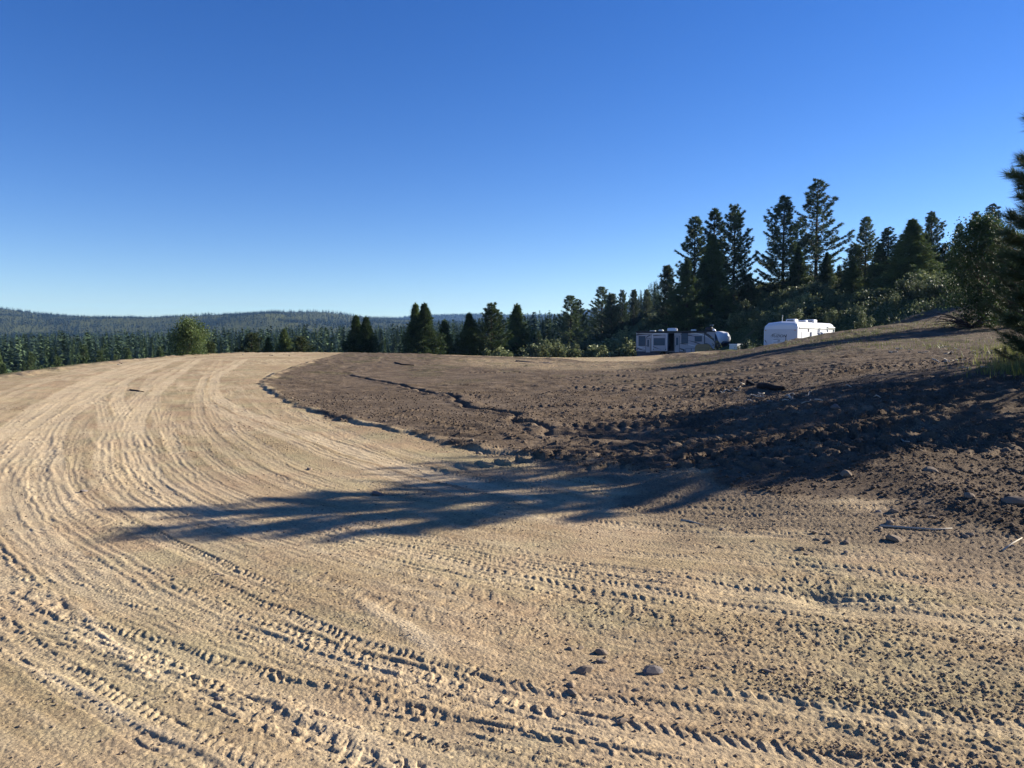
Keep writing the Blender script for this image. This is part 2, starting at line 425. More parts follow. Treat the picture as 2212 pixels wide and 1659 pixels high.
def tyre(depth=.012, w=.14, ribs=4, tread=.0, pitch=.06, light=.6, smooth=.8, berm=.008, seed=0):
    ph = seed * 1.7
    def fn(s, d):
        ins = sst(w, w * .82, np.abs(d))
        br = np.exp(-((np.abs(d) - w * 1.12) / (.03)) ** 2)
        mod = .55 + .45 * np.sin(s * .9 + ph) * np.sin(s * .37 + ph * 2)
        mod = np.clip(mod, 0.05, 1)
        h = -depth * ins * mod + berm * br * mod
        if ribs: h = h + ins * .0035 * np.cos(d / w * math.pi * ribs)
        if tread: h = h + ins * tread * mod * np.sign(np.sin((s + np.abs(d) * .55) / pitch * 2 * math.pi)) * (np.abs(d) > w * .25)
        return h, light * ins * (.6 + .4 * mod), smooth * ins
    return fn
def lug(depth=.03, w=.2, pitch=.16, light=.2, seed=0, smooth=.2, slant=.6):
    """big agricultural / loader lugs"""
    ph = seed * 2.1
    def fn(s, d):
        ins = sst(w, w * .85, np.abs(d))
        mod = np.clip(.55 + .55 * np.sin(s * .55 + ph) , .1, 1)
        wv = np.sin((s + slant * np.abs(d)) / pitch * 2 * math.pi + np.where(d > 0, 1.6, 0))
        br = np.exp(-((np.abs(d) - w * 1.1) / .04) ** 2)
        h = mod * (ins * (-.4 * depth + depth * sst(-.25, .35, wv)) + br * .012)
        return h, light * ins * sst(-.2, .5, wv), smooth * ins
    return fn
def groove(depth=.03, w=.05, light=.0, berm=.015, seed=0):
    ph = seed * 3.3
    def fn(s, d):
        off = .03 * np.sin(s * 1.9 + ph) + .015 * np.sin(s * 5.3)
        e = d - off * (w / .05) * .5
        mod = np.clip(.6 + .5 * np.sin(s * .8 + ph), .1, 1)
        h = mod * (-depth * np.exp(-(e / w) ** 2) + berm * np.exp(-((e + w * 1.8) / (w * 1.0)) ** 2))
        return h, light * np.exp(-(e / w) ** 2), 0 * d
    return fn
def ridge_(hgt=.02, w=.05, light=.5, seed=0):
    ph = seed * 1.3
    def fn(s, d):
        mod = np.clip(.6 + .4 * np.sin(s * 1.1 + ph), .1, 1); k = np.exp(-(d / w) ** 2)
        return hgt * mod * k, light * k, .5 * k
    return fn
def grouser(depth=.05, w=.25, pitch=.2, seed=0, bare=.0):
    ph = seed
    def fn(s, d):
        ins = sst(w, w * .9, np.abs(d)); wv = (s / pitch) % 1.0
        saw = np.where(wv < .22, wv / .22, 1 - (wv - .22) / .78)
        mod = np.clip(.65 + .5 * np.sin(s * .7 + ph), .15, 1)
        return mod * ins * depth * (saw - .5) + .02 * np.exp(-((np.abs(d) - w * 1.08) / .04) ** 2) * mod, bare * ins, .3 * ins
    return fn
def off(P, o):
    P = np.array(P, float); T = np.gradient(P, axis=0); T /= np.linalg.norm(T, axis=1)[:, None] + 1e-9
    return P + np.stack([T[:, 1], -T[:, 0]], 1) * o

rs = np.random.RandomState(4)
def curve_coords(P):
    P = resample(P, 1.2); bd_ = np.full(GX.shape, 1e9, np.float32); sg = np.zeros(GX.shape, np.float32); S_ = np.zeros(GX.shape, np.float32); L0 = 0
    for i in range(len(P) - 1):
        a, b = P[i], P[i + 1]; e = b - a; L_ = np.hypot(*e); e = e / L_
        X = (GX - a[0]).astype(np.float32); Y = (GY - a[1]).astype(np.float32); t = np.clip(X * e[0] + Y * e[1], 0 if i else -50, L_ if i < len(P) - 2 else 60)
        dx = X - t * e[0]; dy = Y - t * e[1]; d2 = dx * dx + dy * dy; m = d2 < bd_
        bd_[m] = d2[m]; sg[m] = (X * e[1] - Y * e[0])[m]; S_[m] = (t + L0)[m]; L0 += L_
    return np.sign(sg) * np.sqrt(bd_), S_
A1 = lambda ox, oy, sc, pts: [(ox + x / sc, oy + y / sc) for x, y in pts]
c1 = lambda pts: P3(A1(0, 1150, 2.16, pts)); c2 = lambda pts: P3(A1(1024, 1150, 2.16, pts)); c3 = lambda pts: P3(A1(2048, 1000, 2.16, pts))
c4 = lambda pts: P3(A1(0, 1700, 2.16, pts)); c5 = lambda pts: P3(A1(1024, 1700, 2.16, pts)); c6 = lambda pts: P3(A1(2048, 1700, 2.16, pts))
v = lambda pts: P3([(x * 1.3888, y * 1.3888) for x, y in pts])
# --- the grain left by many passes: it follows the bend
flow = c1([(1500,-190),(1300,-160),(1080,0),(920,180),(870,330),(890,480),(960,600),(1180,760),(1500,900),(1900,1060),(2300,1200),(4162,1637),(6635,1900)])
FD, FS = curve_coords(flow)
FDw = FD + .10 * noise(GX, GY, .5, 300)
pale_ = (1 - DARK)
st1 = noise(FDw, FS * .16, 3.2, 301); st2 = noise(FDw, FS * .09, 9.0, 302); st3 = noise(FDw, FS * .06, 22.0, 303)
H += pale_ * (.0045 * st1 + .0045 * st2 + .0032 * st3) * (.4 + .6 * sst(-.3, .3, noise(GX, GY, .4, 304)))
TRK += pale_ * np.clip(.28 + .55 * st1 + .45 * st2 + .3 * st3, 0, .8) * sst(-.35, .35, fbm(GX, GY, .22, 2, 305)) 
rows = (noise(FDw, FS * .07, 1.6, 306) > .18) * (noise(GX, GY, .6, 307) > -.1)      # broken rows of tread marks everywhere
cell = np.floor(FDw / .11)
H += pale_ * rows * .0065 * sst(-.2, .4, np.sin((FS + .05 * (cell % 2) + .03 * noise(GX, GY, 4, 309)) / .085 * 2 * math.pi)) * np.abs(np.sin(FDw / .11 * math.pi)) * sst(14, 8, RR)
# --- long unbroken wheel lines, in pairs, all the way round the bend
rf = np.random.RandomState(88)
for k in range(30):
    o0 = rf.uniform(-8.5, 7.5); wq = rf.uniform(.09, .13); kk = k
    for o in (o0, o0 + 1.62):
        dl = FD - o - .25 * np.sin(FS * .11 + k) - WN2 * .02
        m = (np.abs(dl) < .26) & (RR < 40) & (DARK < .5)
        dh, tr, sm = tyre(.0075, wq, 3, .0065, .058 + .01 * (k % 3), .5, .55, .005, k)(FS[m] + WN1[m] * .03, dl[m])
        on = sst(-.25, .15, noise(GX[m], GY[m], .18, 400 + k)) * np.clip(1.3 - RR[m] / 30, .2, 1)
        H[m] += dh * on * 1.3; TRK[m] = np.maximum(TRK[m], tr * on); ROUGH[m] *= 1 - sm * on
# --- smooth, polished wheel paths of the bend
main = [v([(-120,1090),(0,985),(110,880),(230,812),(350,783),(480,771),(600,765),(730,761)]),
        v([(-120,1000),(0,940),(100,868),(215,812),(330,778),(450,767),(560,762),(700,760)]),
        c1([(1300,-160),(1080,0),(920,180),(870,330),(890,480),(960,600),(1180,760),(1500,900),(1900,1060),(2300,1200)]),
        c1([(1200,-170),(870,-40),(790,30),(760,100),(830,250),(880,340)]),
        c1([(1600,-160),(1430,-60),(1390,0),(1400,80),(1560,180),(1900,300),(2212,420),(2710,560),(3110,660),(3510,780),(3770,880)]),
        c1([(700,0),(520,120),(330,230),(200,330),(110,500),(110,700),(170,900),(400,1150),(900,1420),(1500,1700)]),
        c1([(760,0),(600,110),(420,230),(330,400),(330,560),(400,750),(520,900),(800,1060)])]
for k, L_ in enumerate(main):
    splat(L_, .34, tyre(.007, .2, 4, .002, .09, .85, .9, .004, k), fade=2)
    splat(off(L_, .42), .26, tyre(.005, .15, 3, .002, .07, .7, .8, .003, k + 9), fade=2)
for k, o in enumerate([-1.9, -1.5, 1.9, 2.3]):
    splat(off(main[0], o), .25, tyre(.004, .14, 3, .002, .07, .55, .7, .002, k + 20), fade=2)
    splat(off(main[5], o * .9), .25, tyre(.005, .14, 3, .003, .08, .35, .5, .003, k + 30), fade=2)
    splat(off(main[2], o * .8), .22, tyre(.010, .13, 3, .005, .08, .4, .5, .006, k + 40), fade=2)
# --- lug bands
lugs = [c1([(700,50),(500,260),(470,370),(560,480),(760,650),(960,780),(1130,850),(1500,1000),(1750,1160),(2100,1300)]),
        c4([(-200,20),(0,170),(470,500),(900,700),(1200,870),(1480,980),(2212,1240),(2500,1340)]),
        c5([(-300,-80),(250,50),(560,160),(1000,260),(1500,370),(1950,450),(2400,540),(3000,640)]),
        c5([(-600,420),(0,600),(330,720),(700,800),(1400,1000),(2000,1110),(2500,1250)]),
        c5([(600,60),(1100,140),(1500,210),(1900,340),(2212,430),(2900,560),(3500,700)]),
        c6([(0,30),(700,200),(1400,320),(2212,410),(2600,450)]),
        c6([(400,560),(900,640),(1400,700),(2000,760),(2400,800)]),
        c6([(0,330),(500,480),(1000,600),(1500,640),(2212,700)]),
        c1([(0,900),(100,950),(330,1140),(700,1280),(1100,1500)]), c6([(-200,100),(500,60),(1200,90),(1700,180),(2300,260)]),
        c2([(0,1150),(400,1250),(900,1420),(1500,1480),(2212,1640)])]
for k, L_ in enumerate(lugs):
    splat(L_, .36, lug([.017,.013,.016,.010,.013,.010,.011,.012,.008,.011,.013][k % 11], .19 + .05 * (k % 3 == 0), .15 + .02 * (k % 4), .25, k), fade=1.2)
for k, (L_, o) in enumerate([(lugs[0], .7), (lugs[2], 1.8), (lugs[2], .45), (lugs[4], -.5), (lugs[5], .7), (lugs[5], 1.6), (lugs[3], 1.5)]):
    splat(off(L_, o), .3, lug(.009, .16, .12, .2, k + 50), fade=1.2)
# --- fine treaded car tyres
fine = [c4([(180,0),(420,120),(700,250),(1080,330),(1650,470),(2212,640),(2900,900)]), c4([(320,0),(620,150),(1000,320),(1500,520),(2212,830)]),
        c4([(830,0),(1050,110),(1500,320),(2212,580),(2900,760),(3600,960)]), c4([(1020,0),(1450,180),(2212,500),(3000,700),(4000,1000)]),
        c1([(0,1000),(250,1200),(620,1420),(1000,1650)]), c5([(0,480),(350,590),(740,690),(1500,900),(2212,1130)]),
        c2([(0,1000),(600,1120),(1200,1240),(1800,1330),(2400,1400)]), c2([(300,1000),(900,1130),(1500,1230),(2212,1310),(2900,1400)]),
        c5([(0,900),(400,960),(1000,1180),(1400,1300)]), c6([(0,200),(600,290),(1300,380),(2212,480)]), c6([(0,720),(800,700),(1500,780),(2212,900)]),
        c3([(0,1240),(500,1290),(1000,1380),(1600,1450),(2212,1540)]), c3([(0,1330),(700,1420),(1400,1500),(2212,1600)]),c3([(0,1450),(700,1530),(1400,1600),(2212,1660)])]
for k, L_ in enumerate(fine):
    for o in (0, .34 + .1 * (k % 3)):
        splat(off(L_, o), .22, tyre(.008, .11, 3, .005, .055, .25, .35, .005, k + 60 + o), fade=1)
for k in range(26):   # faint crossing lines of many passes
    a = rs.uniform(-7, 6); y0 = rs.uniform(2.2, 8)
    dirn = rs.uniform(-.62, -.28) if a < 1 else rs.uniform(-.40, -.12)
    pts = [(a + t, y0 - dirn * -1 * t * 1.0 + .05 * t * t * rs.uniform(-.3, .3)) for t in np.linspace(-3, 4, 6)]
    splat(pts, .2, tyre(.008, .10, 3, .004, .06, .3, .3, .005, k + 90), fade=1.5)
# --- grooves and small ridges
for k, (L_, dp, w_) in enumerate([(c4([(1000,440),(1190,540),(1450,720),(1700,880),(1900,970),(2212,1120),(2400,1200)]), .035, .035),
        (c5([(870,340),(1000,500),(1100,720),(1250,850),(1550,930),(1750,990)]), .05, .06), (c6([(480,780),(1000,1050),(1250,1190),(1500,1305),(1700,1380)]), .06, .05),
        (c6([(0,470),(500,560),(900,650)]), .03, .05), (c3([(0,1200),(420,1300),(900,1350),(1250,1380)]), .03, .04),
        (c2([(700,620),(1000,690),(1300,800),(1600,890)]), .03, .04), (c1([(850,330),(900,540),(960,640),(1200,760)]), .03, .03)]):
    splat(L_, .3, groove(dp * .5, w_, 0, dp * .25, k), fade=.6)
for k, L_ in enumerate([c4([(0,520),(650,890),(1050,1090),(1500,1300)]), c4([(450,200),(650,430),(900,650),(1300,880)]), c5([(0,150),(200,290),(500,490),(750,690)]),
        c5([(30,130),(240,280),(540,470),(780,680)])]):
    splat(L_, .2, ridge_(.016, .035, .9, k), fade=.5)
# crawler rows across the dark soil
vv = GY - .10 * GX + .5 * noise(GX, GY, .12, 320); rw_ = vv / 1.15; fr_ = rw_ - np.floor(rw_)
bandm = sst(.10, .18, fr_) * sst(.62, .54, fr_); sw = ((GX + .3 * np.floor(rw_) + .05 * WN1) / .27) % 1.0
saw = np.where(sw < .2, sw / .2, 1 - (sw - .2) / .8)
msk = sst(-.12, .12, noise(GX, GY * 2.2, .11, 321)) * DARK * sst(7, 9, GY) * sst(34, 26, GY) * sst(1, 3, GX)
H += msk * (bandm * .075 * (saw - .5) + .03 * np.exp(-((fr_ - .08) / .05) ** 2)); ROUGH = ROUGH * (1 - .6 * msk * bandm)
# passes press into each other, they do not add up
lim = .0076 + .0034 * noise(GX, GY, .3, 310)
H = lim * np.tanh(H * .8 / lim) * pale_ + H * DARK * .85
# --- edge of the cut, and the eroded step winding through the dark soil
edge = v([(740,764),(660,785),(600,806),(566,828),(590,850),(640,875),(720,900),(850,930),(1000,965),(1150,988),(1300,1005)])
def edgefn(s, d):
    m_ = .6 + .4 * np.sin(s * 1.3) ; w_ = .03 * np.sin(s * 4)
    m_ = .8 + .2 * np.sin(s * .7 + 1); return .055 * m_ * sst(.10, -.05, d + w_ * 2.2) * sst(-.5, -.1, d) - .012 * m_ * np.exp(-((d - .1 + w_) / .10) ** 2), 0 * d, 0 * d
splat(edge, .5, edgefn, fade=1, irr=False)
crack = P3(A1(1024, 1150, 2.16, [(20,-55),(180,-20),(340,10),(500,60),(620,78),(720,92),(770,130),(800,155),(950,182),(1060,195),(1125,215),(1120,262),(1200,275),(1290,292),(1340,330),(1380,375)]))
def crackfn(s, d):
    e = d + .06 * np.sin(s * 2.3) + .03 * np.sin(s * 6.1)
    return -.16 * np.exp(-(e / .10) ** 2) + .10 * sst(.35, -.02, e) * sst(-.6, -.1, e) * (e < .4), 0 * d, -.3 * np.exp(-(e / .2) ** 2)
splat(crack, .7, crackfn, fade=1, irr=False)
# --- dozer and loader prints in the dark soil
dz = [(c3([(1300,200),(1000,280),(720,390)]), .4, .16, .05), (c3([(1720,280),(1550,330),(1350,380)]), .35, .17, .05), (c3([(1950,300),(1800,340),(1500,420)]), .3, .17, .04),
      (c3([(380,500),(700,480),(1100,470),(1520,430)]), .24, .24, .055), (c3([(600,400),(1000,390),(1300,385),(1500,440)]), .22, .24, .045),
      (c3([(0,540),(300,580),(640,570)]), .22, .22, .05), (c3([(200,680),(450,640),(700,590)]), .22, .22, .05), (c3([(500,700),(900,690),(1300,700),(1750,690)]), .24, .26, .055),
      (c3([(-100,450),(250,440),(500,450)]), .2, .2, .04), (c2([(1450,330),(1800,400),(2100,430)]), .22, .2, .05), (c2([(1250,150),(1600,190),(2100,210),(2400,220)]), .2, .2, .05),
      (c2([(1300,300),(1450,380),(1700,430)]), .22, .2, .06)]
for k, (L_, w_, pi_, de) in enumerate(dz): splat(L_, w_ * 1.15 + .12, grouser(de * 1.9, w_ * 1.15, pi_ * 1.25, k), fade=.6); splat(off(L_, w_ * 2.6), w_ + .12, grouser(de * 1.2, w_, pi_, k + 3), fade=.6)
for k, L_ in enumerate([c2([(700,80),(950,95),(1250,140),(1500,210)]), c2([(480,20),(600,50),(720,85)]), c2([(200,190),(450,230),(700,280),(900,330)]),
          c2([(330,170),(600,200),(850,240)]), c2([(800,130),(1000,140),(1200,190),(1500,250)]), c2([(1700,130),(2000,150),(2300,140)]),
          c3([(0,330),(400,350),(800,330),(1100,260)]), c3([(900,900),(1300,860),(1800,820)]), c3([(1100,560),(1500,520),(1900,480)])]):
    splat(L_, .32, lug(.055, .18, .2, .0, k + 7, .1), fade=.6)
# further rows left by the machines working across the slope
for k in range(64):
    px0 = rs.uniform(560, 1010); py0 = rs.uniform(362, 462) ; x0, y0 = hit(px0, py0)
    if not inside(np.array([x0]), np.array([y0]), darkpoly)[0]: continue
    an = rs.uniform(-.25, .35); ln = rs.uniform(1.5, 4.5) * (1 + y0 / 25); cv = rs.uniform(-.06, .06)
    P_ = [(x0 + t * math.cos(an), y0 + t * math.sin(an) + cv * t * t) for t in np.linspace(-ln / 2, ln / 2, 5)]
    splat(P_, .38, grouser(rs.uniform(.05, .09), rs.uniform(.2, .28), rs.uniform(.2, .3), k) if k % 3 else lug(.06, .24, .24, 0, k, .1), fade=.8)
# clods
Hd = H - 0; H = np.where(DARK > .5, .05 * np.tanh(H / .06), H)
mound = lambda px, py, r, h: H.__iadd__(h * np.exp(-(((GX - hit(px, py)[0]) ** 2 + (GY - hit(px, py)[1]) ** 2) / r ** 2)))
for px, py, r_, h_ in [(818,597,.15,-.04),(870,632,.35,.03),(730,600,.3,-.03),(860,612,.25,-.03),(690,480,.5,.07),(950,500,.6,.10),(1000,520,.5,.08),(900,470,.7,.08),(760,470,.5,.05)]:
    mound(px, py, r_, h_)
ROUGH = np.maximum(ROUGH, DARK * (.22 + .85 * np.clip(.45 + 1.1 * fbm(GX, GY, .3, 3, 41), 0, 1)) * 1.0)
ROUGH = np.maximum(ROUGH, BROWN * .9)
ridgeb = np.exp(-((dd + wig * .5 + .25) / .4) ** 2)      # crumbs thrown along the edge
ROUGH = np.maximum(ROUGH, ridgeb * .8 * (RR < 60))
n1 = noise(GX, GY, 3.2, 1); n2 = 1 - 2 * np.abs(noise(GX, GY, 9, 2)); n3 = 1 - 2 * np.abs(noise(GX, GY, 21, 3)); n4 = noise(GX, GY, 46, 4)
clod = np.clip(noise(GX, GY, 6.5, 8), .15, 1) ** 1 - .15
H += ROUGH * ((.003 + .004 * DARK) * n1 + (.0018 + .005 * DARK) * n2 + .0048 * n3 + .0052 * n4) + .002 * np.clip(n4, 0, 1) + (ROUGH > .5) * (ROUGH - .5) * clod * (.008 + .014 * DARK)
H += DARK * ((.035 * noise(GX, GY, .9, 51) + .05 * np.clip(noise(GX, GY * 2.2, 1.6, 52), 0, 1)) * np.clip(.6 + fbm(GX, GY, .15, 2, 53), .2, 1.3)) * sst(3, 8, RR)
H += DARK * sst(.2, .6, .5 + fbm(GX, GY, .13, 2, 54)) * .05 * (1 - 2 * np.abs(noise(GX * .35 + GY * .2, GY * 1.0, 3.0, 55))) * sst(6, 12, RR)
H += .03 * noise(GX, GY, .45, 61) + .012 * noise(GX, GY, 1.3, 62)
H += HILL * .15 * fbm(GX, GY, .8, 3, 63) + .10 * np.exp(-((RIM + 1.0) / .45) ** 2) * np.clip(.5 + fbm(GX, GY, 1.2, 3, 64), 0, 1.5)
H += .05 * DARK * sst(40, 60, RR) * fbm(GX, GY, 1.1, 3, 65)
e_ = sst(TH, TH - .06, np.abs(TT)) * sst(R1, R1 - 6, RR) * sst(R0, R0 + .25, RR)
Z = GZ + H * e_ - .12 * (1 - e_)
idx = np.arange(NR * NT).reshape(NR, NT)
quad = np.stack([idx[:-1, :-1], idx[:-1, 1:], idx[1:, 1:], idx[1:, :-1]], -1).reshape(-1, 4)[:, ::-1]
me = npmesh('ground', np.stack([GX, GY, Z], -1).reshape(-1, 3), quad, SOIL, True, True)
TRK = np.clip(TRK, 0, 1) * (1 - .3 * ROUGH)
DARKC = np.maximum(DARK * (1 - .75 * WE), sst(16.5, 18.5, GX) * sst(45, 50, GY)); BROWNC = np.maximum(BROWN * (1 - DARKC), WE * .35)
for nm, a in (('dark', DARKC), ('brown', BROWNC), ('track', TRK), ('green', np.clip(GREEN, 0, 1)), ('rough', np.clip(ROUGH, 0, 1.2))): attr(me, nm, a)
ground = link('ground', me); tag(ground, 'graded tan dirt road bending past freshly turned dark soil', 'ground', kind='structure')
def gz(x, y):
    """height of the finished near ground"""
    r = math.hypot(x, y); t = math.atan2(x, y)
    if abs(t) >= TH - .01 or r > R1 - 3 or r < R0 + .1: return bz(x, y)
    j = (t + TH) / (2 * TH) * (NT - 1); i = np.searchsorted(rad, r) - 1
    f = (r - rad[i]) / (rad[i + 1] - rad[i]); j0 = int(j); g = j - j0
    return float((Z[i, j0] * (1 - g) + Z[i, j0 + 1] * g) * (1 - f) + (Z[i + 1, j0] * (1 - g) + Z[i + 1, j0 + 1] * g) * f)

# ---- the wide land round it
na, nr = 420, 300
ta = np.linspace(-math.pi, math.pi, na, endpoint=False); ra_ = np.geomspace(.4, 5200, nr)
TA, RA = np.meshgrid(ta, ra_); WX = RA * np.sin(TA); WY = RA * np.cos(TA); WZ = base(WX, WY)
infine = sst(TH - .02, TH - .09, np.abs(TA)) * sst(R1 - 2, R1 - 10, RA) * sst(R0 - .1, R0 + .3, RA)
WZ = WZ - infine * .6 + (1 - infine) * fbm(WX, WY, .05, 3, 70) * .6 * sst(30, 120, RA)
ix = np.arange(nr * na).reshape(nr, na); ixn = np.roll(ix, -1, 1)
qd = np.stack([ix[:-1], ixn[:-1], ixn[1:], ix[1:]], -1).reshape(-1, 4)[:, ::-1]
me = npmesh('terrain', np.vstack([np.stack([WX, WY, WZ], -1).reshape(-1, 3)]), qd, SOIL, True, True)
dR = polydist(WX, WY, rim); sR = np.where(inside(WX, WY, rimpoly), -dR, dR)
grn = np.clip(sst(-1, 1, sR) + sst(60, 100, RA), 0, 1)
attr(me, 'green', grn); attr(me, 'dark', (sR < 0) * (WX > 4) * 1.0); attr(me, 'brown', grn * 0); attr(me, 'track', grn * 0); attr(me, 'rough', grn * 0 + .8)
land = link('terrain', me); tag(land, 'wooded valley and low blue hills beyond the clearing', 'terrain', kind='structure')

# ------------------------------------------------------------------ plants
BARK = flat('bark', (.085, .06, .045), .95, 0, .1, .35, 6)
GREYWOOD = flat('dead_wood', (.42, .37, .30), .9, 0, .1, .3, 9)
M_PINE = foliage('pine_needles', (.032, .054, .022), (.10, .14, .048), trans=.18)
M_FIR = foliage('fir_needles', (.042, .072, .028), (.14, .185, .06), trans=.18)
M_NEAR = foliage('near_needles', (.03, .055, .03), (.085, .12, .05), trans=.25)
M_OLIVE = foliage('young_needles', (.035, .055, .022), (.085, .105, .038), trans=.18)
M_LEAF = foliage('leaves', (.034, .06, .02), (.09, .128, .04), trans=.3)
M_SHRUB = foliage('shrub_leaves', (.075, .10, .042), (.22, .24, .11), trans=.28, vary=.45)
M_WOODS = foliage('distant_needles', (.006, .017, .015), (.020, .041, .034), trans=0, vary=.45, useattr=True)
M_STEM = flat('stem', (.12, .095, .065), .9, 0, .1, .3, 8)

def unit(a): return a / (np.linalg.norm(a, axis=-1, keepdims=True) + 1e-9)
def tufts(rs, C, AX, r, nn, wid, spread=1.0, jit=.15):
    """nn thin needles (triangles) radiating round each centre C, leaning along AX"""
    m = len(C); c = np.repeat(C, nn, 0); a = np.repeat(AX, nn, 0); rr = np.repeat(np.broadcast_to(r, (m,)), nn)
    d = unit(rs.normal(size=(m * nn, 3)) * spread + a); L_ = rr * rs.uniform(.6, 1.1, m * nn)
    b = c + rs.normal(size=c.shape) * (rr * jit)[:, None]
    sd = unit(np.cross(d, rs.normal(size=d.shape)))
    wv = sd * (wid * rs.uniform(.7, 1.3, m * nn))[:, None]
    V = np.stack([b - wv + d * (L_ * .15)[:, None], b + wv + d * (L_ * .15)[:, None], b + d * L_[:, None]], 1)
    return V.reshape(-1, 3)
def leaves(rs, C, size, nn, spread):
    """nn quads of leaf scattered round each centre"""
    m = len(C); c = np.repeat(C, nn, 0) + rs.normal(size=(m * nn, 3)) * np.repeat(np.broadcast_to(spread, (m,)), nn)[:, None]
    a = unit(rs.normal(size=c.shape)); b = unit(np.cross(a, rs.normal(size=c.shape))); s = size * rs.uniform(.6, 1.3, len(c))[:, None]
    V = np.stack([c - a * s, c + b * s * .45, c + a * s, c - b * s * .45], 1)
    return V.reshape(-1, 3)
def trimesh(name, V, mat): return npmesh(name, V, np.arange(len(V)).reshape(-1, 3), mat)
def quadmesh(name, V, mat): return npmesh(name, V, np.arange(len(V)).reshape(-1, 4), mat, quads=True)

def trunk_mb(rs, h, r0, lean=.0, n=7):
    mb = MB(); pts = []; rd = []
    for i in range(9):
        t = i / 8; pts.append((lean * h * t + .04 * math.sin(t * 5 + r0 * 40), .04 * math.cos(t * 4), h * t - .4 * (i == 0))); rd.append(r0 * (1 - t) ** .8 + .012)
    mb.tube(pts, rd, n); return mb
def pine_proto(seed, h=16, cb=.12, W=3.2, shape='pine', gap=.0, nn=13):
    rs = np.random.RandomState(seed); rg = random.Random(seed)
    tm = trunk_mb(rs, h, h * .0135, 0)
    C = []; AX = []; RD = []
    z = h * cb
    lob = [(rg.uniform(0, 6.28), rg.uniform(1, 3.5), rg.uniform(0, 6.28)) for _ in range(4)]
    while z < h - .3:
        t = (z - h * cb) / (h * (1 - cb))
        if shape == 'pine': prof = W * (min(1, .55 + t * 1.6)) * (1 - t) ** .78 * 1.12 + .16
        elif shape == 'fir': prof = W * (1 - t) ** 1.12 + .05
        else: prof = W * (1 - t) ** .7 * min(1, .7 + t) + .15
        nb = {'pine': rg.choice([3, 4, 5]), 'fir': 8, 'young': 6}[shape]
        a0 = rg.uniform(0, 6.28)
        for k in range(nb):
            if rg.random() < gap: continue
            az = a0 + k * 6.283 / nb + rg.uniform(-.35, .35); L_ = prof * rg.uniform(.55, 1.12) * (1 + sum(.13 * math.sin(az + q0) * math.sin(z * q1 * .6 + q2) for q0, q1, q2 in lob))
            if shape == 'pine': L_ *= rg.choice([1, 1, .8, 1.15])
            up_ = {'pine': .05 + .5 * t, 'fir': -.28 + .55 * t, 'young': .12 + .5 * t}[shape]
            n_ = max(3, int(L_ / .4)); dv = Vector((math.cos(az), math.sin(az), 0))
            pts = []
            for i in range(n_ + 1):
                s = i / n_; zz = z + L_ * (up_ * s + (.22 if shape != 'fir' else .18) * s * s - (.12 * math.sin(s * 3.14) if shape == 'pine' else .06 * math.sin(s * 3.14)))
                pts.append(dv * (L_ * s) + Vector((0, 0, zz)))
            if L_ > .5: tm.tube([pts[0], pts[len(pts) // 2], pts[-1]], [.012 + .014 * L_, .008 + .007 * L_, .008], 4)
            side = Vector((-dv.y, dv.x, 0))
            st = .32 if shape == 'pine' else .1
            m = int(L_ * (8.5 if shape == 'pine' else 7)) + 2
            for q_ in range(m):
                s = st + (1 - st) * (rg.random() ** .75); j = min(int(s * n_), n_ - 1); f = s * n_ - j
                p = pts[j].lerp(pts[j + 1], f); wd_ = L_ * .30 * (1.15 - s) + .12
                o = rg.uniform(-1, 1)
                p = p + side * (o * wd_) + Vector((0, 0, rg.uniform(-.06, .14) - (.12 * abs(o) * wd_ if shape == 'fir' else -.1 * abs(o) * wd_)))
                C.append(p); AX.append(dv * .9 + side * o * .9 + Vector((0, 0, .7 if shape != 'fir' else -.05))); RD.append(rg.uniform(.24, .42) if shape == 'pine' else rg.uniform(.24, .4))
            C.append(pts[-1]); AX.append(dv + Vector((0, 0, .6))); RD.append(.38)
        z += {'pine': .42, 'fir': .34, 'young': .38}[shape] * rg.uniform(.8, 1.25) * (1.0 - .35 * t)
    for i in range(6): C.append(Vector((0, 0, h - .1 - i * .16))); AX.append(Vector((0, 0, 1.5))); RD.append(.33)
    C = np.array([tuple(c) for c in C]); AX = np.array([tuple(c) for c in AX]); RD = np.array(RD)
    V = tufts(rs, C, AX, RD, nn, .031, .62 if shape == 'pine' else .75)
    mat = {'pine': M_PINE, 'fir': M_FIR, 'young': M_OLIVE}[shape]
    return {'h': h, 'crown': trimesh('crown', V, mat), 'trunk': tm.mesh('trunk', BARK, True)}
PP = [pine_proto(1, 16, .08, 3.1, 'pine', .05, 18), pine_proto(2, 16, .16, 3.4, 'pine', .16, 17), pine_proto(3, 16, .05, 2.8, 'pine', .10, 18),
      pine_proto(4, 16, .03, 3.6, 'pine', 0.02, 20)]
FF = [pine_proto(11, 14, .03, 3.9, 'fir', 0, 18), pine_proto(12, 14, .03, 3.3, 'fir', 0, 18), pine_proto(13, 14, .04, 4.6, 'fir', .05, 18)]
YY = [pine_proto(21, 9, .05, 2.0, 'young'), pine_proto(22, 9, .04, 2.5, 'young', .08)]
def put_tree(proto, x, y, z, h, wscale=1.0, rz=0, name='pine_tree', label=None, cat='tree', group=None, crownmat=None):
    o = empty(name, (x, y, z), rz); s = h / proto['h']; o.scale = (s * wscale, s * wscale, s)
    tag(o, label, cat, group)
    t = link('trunk', proto['trunk'], o); c = link('crown', proto['crown'], o)
    return o
def ptree(proto, px, top, Y, ws, label, name='pine_tree', bury=.15, group=None, base_py=None):
    p = at(px, top, Y); zb = gz(p[0], Y) - bury
    return put_tree(proto, p[0], Y, zb, p[2] - zb, ws, (px * 7.7) % 6.28, name, label, 'tree', group)
